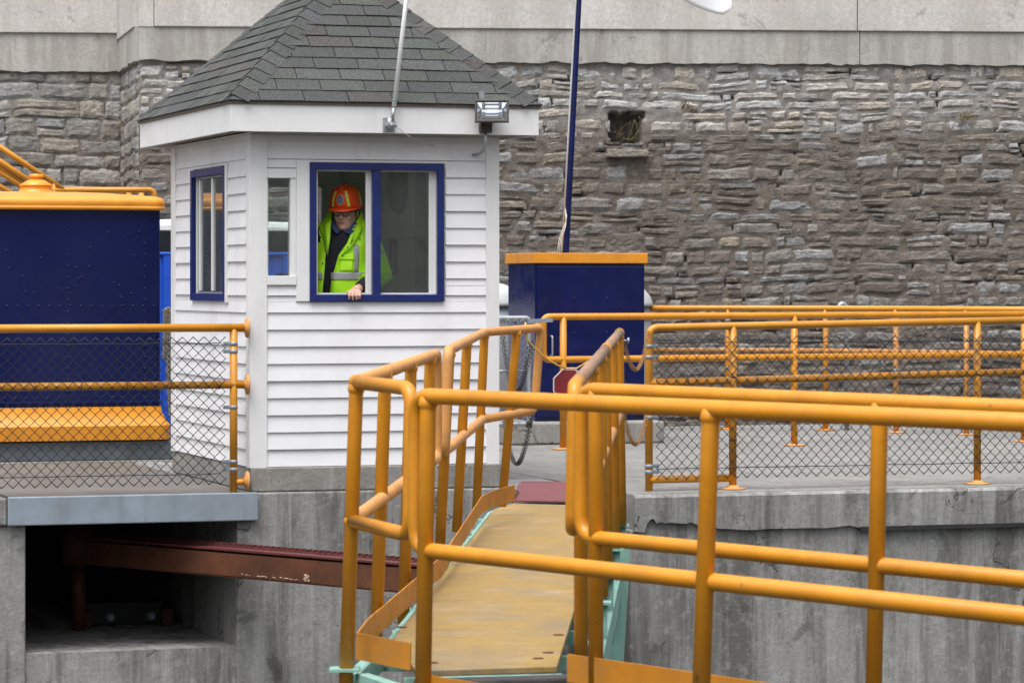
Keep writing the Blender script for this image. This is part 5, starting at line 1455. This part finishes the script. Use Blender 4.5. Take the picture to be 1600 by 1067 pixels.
hb(-.04,-.082,.088,.022,.018,.02); hb(.04,-.082,.088,.022,.018,.02)                                                       # cheeks
hb(0,-.101,.056,.024,.008,.0055); hb(0,-.099,.045,.021,.009,.006); hb(0,-.094,.018,.022,.016,.014)                         # lips, chin
for s_ in (-1, 1): hb(s_*.080,.010,.105,.008,.018,.030)
# neck, torso
neck = PP(539, 348, .03)
bm_.tube([HP(0,.015,.03), neck, neck+Vector((-.01,.02,-.12))], [.062,.066,.09], 16)
tor = [(345,.10,.10,.04),(356,.17,.11,.04),(372,.20,.12,.02),(400,.205,.125,0),(440,.19,.12,0),(480,.175,.115,0),(520,.17,.115,0),(560,.18,.12,0),(590,.17,.115,0)]
vs = []; n = 20
for (py, w, d, o) in tor:
    c_ = PP(537 - (py-345)*.012, py, o)
    for k in range(n):
        a = 2*math.pi*k/n; vs.append(c_+Vector((w*math.cos(a), d*math.sin(a), 0)))
bm_.add(vs, [(i*n+k, (i+1)*n+k, (i+1)*n+(k+1)%n, i*n+(k+1)%n) for i in range(len(tor)-1) for k in range(n)] + [tuple(range(n)), tuple((len(tor)-1)*n+k for k in range(n-1,-1,-1))])
# legs
hipz = PP(534, 580).z
for s_ in (-1, 1):
    h = PP(534, 575) + Vector((s_*.09, 0, 0)); kx = h.x + s_*.015
    zk_ = zfl + (h.z-zfl)*.53
    bm_.tube([h, Vector((kx, h.y-.01, (h.z+zk_)/2)), Vector((kx, h.y-.015, zk_)), Vector((kx, h.y+.015, (zk_+zfl)/2+.05)), Vector((kx, h.y+.02, zfl+.06))], [.095,.085,.062,.058,.042], 14)
    bm_.ball(Vector((kx, h.y-.05, zfl+.045)), .048, .13, .042)
# arms
sill = W(u_at(553, -.03), -.03, 0)
def SP(px, py, v=-.03): u = u_at(px, v); return W(u, v, z_at(py, u, v))
shL, elL, wrL = PP(566, 366, .0), PP(593, 429, -.06), SP(561, 450, .10)
bm_.tube([PP(556,362,.02), shL, shL.lerp(elL,.5), elL, elL.lerp(wrL,.4), wrL], [.07,.068,.055,.046,.044,.029], 14)
shR, elR, wrR = PP(505, 368, .02), PP(487, 436, .06), PP(492, 500, -.06)
bm_.tube([PP(520,364,.03), shR, shR.lerp(elR,.5), elR, elR.lerp(wrR,.4), wrR], [.07,.068,.055,.046,.044,.029], 14)
# right hand hanging, relaxed
for k in range(4):
    o = Vector((0, -.03+.02*k, 0)); b = wrR+o*.8+Vector((0,-.01,-.09))
    bm_.tube([wrR+o*.5+Vector((0,0,-.03)), b, b+Vector((.006,-.004,-.04+.004*abs(k-1))), b+Vector((.016,-.008,-.07+.006*abs(k-1)))], [.014,.0105,.0095,.008], 8)
bm_.tube([wrR+Vector((0,0,0)), wrR+Vector((0,0,-.09))], [.03,.034], 10)
bm_.tube([wrR+Vector((.0,-.025,-.03)), wrR+Vector((.012,-.055,-.06)), wrR+Vector((.018,-.06,-.09))], [.015,.012,.009], 8)
# left hand over the sill: palm on the sill, fingers curled down outside
kn = [SP(px, 456.3+dy_, -.052) for px, dy_ in ((546.5,.8),(552,0),(557.3,.2),(562.3,1.2))]
bm_.tube([wrL, SP(558,452.5,.05), SP(554.8,456,-.02)], [.029,.036,.034], 12)
for k, (p, ln) in enumerate(zip(kn, (.052,.062,.058,.046))):
    st_ = SP(551+2.6*k, 454.5, .01)
    p2 = p + Vector((-.003+.001*k, -.014, -ln*.42)); p3 = p + Vector((-.004+.001*k, -.002, -ln*.95))
    bm_.tube([st_, p + Vector((0,-.002,.002)), p2, p3], [.0125,.0118,.0105,.0085], 10)
th0 = SP(549.5, 455, .02); bm_.tube([th0, SP(545.8,456,-.005), SP(543.4,457.2,-.03)], [.015,.012,.0095], 10)
# one continuous surface
raw = bpy.data.objects.new('person_raw', bm_.mesh('person_raw')); COL.objects.link(raw)
rm = raw.modifiers.new('r', 'REMESH'); rm.mode = 'VOXEL'; rm.voxel_size = .0042; rm.use_smooth_shade = True
sm = raw.modifiers.new('s', 'SMOOTH'); sm.factor = .5; sm.iterations = 2
bpy.context.view_layer.update()
dg = bpy.context.evaluated_depsgraph_get()
me = bpy.data.meshes.new_from_object(raw.evaluated_get(dg)); me.name = 'person'
bpy.data.objects.remove(raw)
base_loc = Vector((hipc.x, hipc.y, zfl))
me.transform(Matrix.Translation(-base_loc))
me.materials.clear()
for k_ in ('skin', 'lips', 'hair', 'white'): me.materials.append(M[k_])
HI = HRot.inverted()
for f in me.polygons:
    q = (HI @ (f.center + base_loc - chin))/HS
    i = 0
    if abs(q.x) < .026 and .041 < q.z < .0605 and q.y < -.09 and abs(q.z-.051) < .010*(1-(q.x/.028)**2): i = 1
    for s_ in (-1, 1):
        e = ((q.x-s_*.031)/.013)**2 + ((q.z-.120)/.006)**2
        if e < 1 and q.y < -.07: i = 3 if ((q.x-s_*.031)/.006)**2+((q.z-.120)/.0065)**2 > 1 else 2
    f.material_index = i; f.use_smooth = True
bpy.data.objects.remove(man)
man = bpy.data.objects.new('person', me); COL.objects.link(man); man.location = base_loc
tag(man, 'person in orange hard hat and open lime jacket leaning on the booth window sill', 'person')
# hair at the sides and back
mb = MB(); vs = []; n = 20
hr = [(.085,.0785,.104),(.12,.082,.108),(.16,.0835,.109),(.185,.080,.104)]
for (z, w, b) in hr:
    for k in range(n+1):
        a = R(-112)+R(224)*k/n; vs.append(HP(w*math.sin(a), b*math.cos(a)*(1 if math.cos(a) > 0 else .6), z-.0*abs(math.sin(a))))
mb.add(vs, [(i*(n+1)+k, i*(n+1)+k+1, (i+1)*(n+1)+k+1, (i+1)*(n+1)+k) for i in range(len(hr)-1) for k in range(n)], True)
mb.build('hair', M['hair'], man, solid=.006)
# glasses
mb = MB()
for s_ in (-1, 1):
    loop = [HP(s_*.032+.024*math.copysign(abs(math.cos(a))**.75, math.cos(a)), -.116+.004*abs(math.cos(a)), .118+.0185*math.copysign(abs(math.sin(a))**.8, math.sin(a))) for a in [2*math.pi*k/20 for k in range(20)]]
    mb.tube(loop, .0028, 6, closed=True)
    mb.tube([HP(s_*.057,-.112,.124), HP(s_*.080,-.06,.124), HP(s_*.083,.01,.122)], .0032, 6)
mb.tube([HP(-.009,-.119,.122), HP(0,-.122,.124), HP(.009,-.119,.122)], .0032, 6)
gl = mb.build('glasses', M['black'], man)
mb = MB()
for s_ in (-1, 1):
    mb.add([HP(s_*.032+.022*math.cos(a), -.1155, .118+.0165*math.sin(a)) for a in [2*math.pi*k/16 for k in range(16)]], [tuple(range(16))])
mb.build('lens', M['glass'], gl)
# helmet
def dome(z): return z
mb = MB(); vs = []; n = 32
hz = .150
prof = [(1.0,0),(1.0,.03),(.985,.06),(.93,.09),(.82,.115),(.64,.134),(.42,.145),(.2,.150),(.02,.151)]
for (k_, z) in prof:
    for k in range(n):
        a = 2*math.pi*k/n; vs.append(HP(.108*k_*math.sin(a), .005-.128*k_*math.cos(a), hz+z))
mb.add(vs, [(i*n+k, i*n+(k+1)%n, (i+1)*n+(k+1)%n, (i+1)*n+k) for i in range(len(prof)-1) for k in range(n)] + [tuple((len(prof)-1)*n+k for k in range(n))], True)
vs = []
for k in range(n):
    a = 2*math.pi*k/n; c_ = max(0, math.cos(a)); e = .016 + .034*c_**2
    vs += [HP((.108)*math.sin(a), .005-.128*math.cos(a), hz+.006), HP((.108+e*.75)*math.sin(a), .005-(.128+e)*math.cos(a), hz-.006-.012*c_**2)]
mb.add(vs, [(2*k, 2*k+1, 2*((k+1)%n)+1, 2*((k+1)%n)) for k in range(n)], True)
mb.tube([HP(0, .005-.128*k_*1.0-.003, hz+z+.003) for k_, z in prof[5:]] + [HP(0, .005+.128*k_+.003, hz+z+.003) for k_, z in prof[::-1][:-2]], .009, 6)
hm_ = mb.build('hard_hat', M['helmet'], man, solid=.003)
def dome_pt(a, t, o=.003):
    # point on the shell: a azimuth from the front, t 0..1 up the profile
    x = t*(len(prof)-1); i = min(int(x), len(prof)-2); f = x-i
    k_ = lerp(prof[i][0], prof[i+1][0], f); z = lerp(prof[i][1], prof[i+1][1], f)
    return HP((.108+o)*k_*math.sin(a), .005-(.128+o)*k_*math.cos(a), hz+z+o*t)
def patch(pts_fn, a0, a1, t0, t1, name, m, par, na=6, ntt=8, slant=0):
    mb = MB(); vs = []
    for j in range(ntt+1):
        for i in range(na+1):
            t = lerp(t0, t1, j/ntt); a = lerp(a0, a1, i/na)+slant*(j/ntt); vs.append(pts_fn(a, t))
    mb.add(vs, [(j*(na+1)+i, j*(na+1)+i+1, (j+1)*(na+1)+i+1, (j+1)*(na+1)+i) for j in range(ntt) for i in range(na)], True)
    return mb.build(name, m, par)
tape = lambda a, t: dome_pt(a, t, .0065)
for (a0, a1, sl) in ((-.62,-.46,.16), (.46,.62,-.16), (-1.75,-1.55,.05), (1.35,1.55,-.05)):
    patch(tape, a0, a1, .05, .5, 'tape_strip', M['lime_tape'], hm_, slant=sl)
em = lambda r, o: [dome_pt(r*math.sin(q), .24+r*.62*math.cos(q), o) for q in [2*math.pi*k/18 for k in range(18)]]
for r, o, m_ in ((.225,.0095,'emblem_white'), (.19,.0115,'emblem_blue'), (.125,.013,'emblem_white'), (.105,.0145,'emblem_blue')):
    mb = MB(); mb.add(em(r, o), [tuple(range(17,-1,-1))]); mb.build('emblem', M[m_], hm_)
mb = MB(); mb.add([dome_pt(.055*math.sin(q), .24+.035*math.cos(q), .0175) for q in [2*math.pi*k/12 for k in range(12)]], [tuple(range(11,-1,-1))]); mb.build('emblem', M['emblem_orange'], hm_)
# jacket: open shell round the torso
jr = [(610,533,.235,.165,0),(520,533,.245,.17,0),(458,533,.25,.17,0),(430,534,.25,.17,0),(400,535,.25,.165,0),(380,536,.245,.16,.0),(365,537,.225,.15,.01),(355,538,.195,.14,.02),(347,538.5,.15,.125,.03),(338,539,.115,.11,.035),(330,539.5,.108,.105,.035)]
openL = [(610,504),(458,506),(440,507),(400,511),(380,515),(362,515),(350,517),(340,519),(330,521)]
openR = [(610,516),(458,518),(440,520),(400,530),(380,544),(362,551),(350,557),(340,561),(330,563)]
def interp(tab, x, col=1):
    tab = sorted(tab)
    if x <= tab[0][0]: return tab[0][col]
    for a, b in zip(tab[:-1], tab[1:]):
        if a[0] <= x <= b[0]: return lerp(a[col], b[col], (x-a[0])/(b[0]-a[0]))
    return tab[-1][col]
def jp(py, ang, o=0.0):                      # ang 0 = front, + to the right of the picture
    cx, w, d, oy = [interp(jr, py, c_) for c_ in (1,2,3,4)]
    c_ = PP(cx, py, oy); fold = .006*math.sin(ang*7+py*.09)+.004*math.sin(ang*13-py*.05)
    return c_+Vector(((w+o+fold)*math.sin(ang), -(d+o+fold)*math.cos(ang), 0))
def jang(py, px):
    cx, w = interp(jr, py, 1), interp(jr, py, 2)
    return math.asin(max(-.95, min(.95, (px-cx)/(F/YP)/w)))
rows = [610,560,520,490,470,458,448,440,430,420,410,400,390,380,372,365,359,353,347,342,336,330]
mb = MB(); vs = []; n = 40
for py in rows:
    a0, a1 = jang(py, interp(openR, py)), 2*math.pi+jang(py, interp(openL, py))
    for k in range(n+1): vs.append(jp(py, lerp(a0, a1, k/n)))
mb.add(vs, [(j*(n+1)+k, j*(n+1)+k+1, (j+1)*(n+1)+k+1, (j+1)*(n+1)+k) for j in range(len(rows)-1) for k in range(n)], True)
def sleeve(pts, r): 
    mb.tube(pts, r, 14)
slL = [PP(553,362,.02), PP(563,364,.0), shL.lerp(elL,.35)+Vector((.012,0,.0)), shL.lerp(elL,.75)+Vector((.012,0,0)), elL+Vector((.008,0,-.006)), elL.lerp(wrL,.35)+Vector((0,0,-.006)), elL.lerp(wrL,.66)]
sleeve(slL, [.085,.095,.088,.082,.082,.075,.062])
slR = [PP(520,362,.03), PP(507,366,.02), shR.lerp(elR,.4), shR.lerp(elR,.8), elR, elR.lerp(wrR,.4), elR.lerp(wrR,.85)]
sleeve(slR, [.085,.095,.086,.080,.078,.070,.058])
jk = mb.build('jacket', M['hivis'], man, solid=.008)
def jpatch(a_px, b_px, y0, y1, name, m, par, o=.010, n_=10):
    mb = MB(); vs = []
    for j in range(7):
        py = lerp(y0, y1, j/6)
        for i in range(n_+1): vs.append(jp(py, lerp(jang(py, a_px), jang(py, b_px), i/n_), o))
    mb.add(vs, [(j*(n_+1)+i, j*(n_+1)+i+1, (j+1)*(n_+1)+i+1, (j+1)*(n_+1)+i) for j in range(6) for i in range(n_)], True)
    return mb.build(name, m, par, solid=.003)
jpatch(519.5, 582, 437.5, 426, 'tape_band', M['grey_tape'], jk); jpatch(488, 506.5, 437.5, 426, 'tape_band', M['grey_tape'], jk)
jpatch(554, 561, 426, 383, 'tape_band', M['grey_tape'], jk, .011, 4)
jpatch(533, 552, 424, 401, 'pocket', M['hivis'], jk, .012); jpatch(531.5, 553.5, 406, 398, 'pocket_flap', M['hivis'], jk, .020)
jpatch(488, 503, 379, 354, 'side_panel', M['dark_cloth'], jk, .012)
# turned out lapels and storm flap edges
mb = MB()
lap = [PP(562,342,-.09), PP(566,358,-.13), PP(556,374,-.175), PP(547,384,-.185), PP(533,400,-.185), PP(546,386,-.17), PP(553,362,-.15), PP(560,345,-.10)]
mb.add(lap, [(0,1,6,7),(1,2,5,6),(2,3,5),(3,4,5)], True); mb.build('lapel', M['hivis'], jk, solid=.010)
mb = MB()
lap = [PP(519,340,-.09), PP(506,352,-.11), PP(509,372,-.165), PP(512,400,-.18), PP(516,372,-.165), PP(517,352,-.13)]
mb.add(lap, [(0,1,5),(1,2,4,5),(2,3,4)], True); mb.build('lapel', M['hivis'], jk, solid=.010)
mb = MB()
for px, py in ((501,350),(504,371),(508,412),(545,387),(562,374)): mb.ball(jp(py, jang(py, px), .016), .006, n=6, m=4)
mb.build('snap_button', M['dark_cloth'], jk)
mb = MB(); mb.tube([jp(py, jang(py, lerp(504,512,(py-357)/35)), .012) for py in (357,364,372,380,388,394)], .003, 5); mb.build('seam', M['dark_cloth'], jk)
tl_ = shL.lerp(elL,.5)+Vector((.012,0,0)); tl2 = shL.lerp(elL,.62)+Vector((.012,0,0))
mb = MB(); mb.tube([tl_, tl2], [.0925,.092], 16, caps=False); c1_, c2_ = elL.lerp(wrL,.46), elL.lerp(wrL,.58); mb.tube([c1_, c2_], [.078,.074], 16, caps=False); mb.build('tape_band', M['grey_tape'], jk)
# dark shirt and cuff
mb = MB(); vs = []; n = 24
for py in rows[:-3]:
    for k in range(n): vs.append(jp(py, 2*math.pi*k/n, -.022))
mb.add(vs, [(j*n+k, j*n+(k+1)%n, (j+1)*n+(k+1)%n, (j+1)*n+k) for j in range(len(rows)-4) for k in range(n)], True)
mb.tube([elL.lerp(wrL,.60), elL.lerp(wrL,.80), elL.lerp(wrL,.97)], [.052,.048,.042], 14)
mb.tube([elR.lerp(wrR,.82), elR.lerp(wrR,.98)], [.05,.042], 14)
shirt = mb.build('shirt', M['dark_cloth'], man)
mb = MB()
for s_, pxs in ((-1,(520,517,526,531)), (1,(556,560,548,537))):
    mb.add([PP(pxs[0],345,-.085), PP(pxs[1],356,-.11), PP(pxs[2],366,-.145), PP(pxs[3],362,-.125)], [(0,1,2,3)])
mb.build('collar', M['blue_cloth'], shirt, solid=.006)
mb = MB()
h = PP(534, 572); vs = []
mb.tube([PP(534,500), PP(534,540), PP(534,575), PP(534,592)], [.19,.185,.19,.15], 18)
for s_ in (-1, 1):
    kx = h.x+s_*.105; zk_ = zfl+(h.z-zfl)*.53
    mb.tube([Vector((h.x+s_*.085,h.y,h.z)), Vector((kx,h.y-.012,zk_)), Vector((kx,h.y+.015,zfl+.1))], [.115,.085,.075], 14)
mb.build('trousers', M['dark_cloth'], man)
mb = MB()
for s_ in (-1, 1):
    kx = h.x+s_*.105; mb.ball(Vector((kx,h.y-.05,zfl+.052)), .055, .145, .05); mb.tube([Vector((kx,h.y+.02,zfl+.03)), Vector((kx,h.y+.02,zfl+.16))], [.058,.06], 12)
mb.build('boots', M['black'], man)
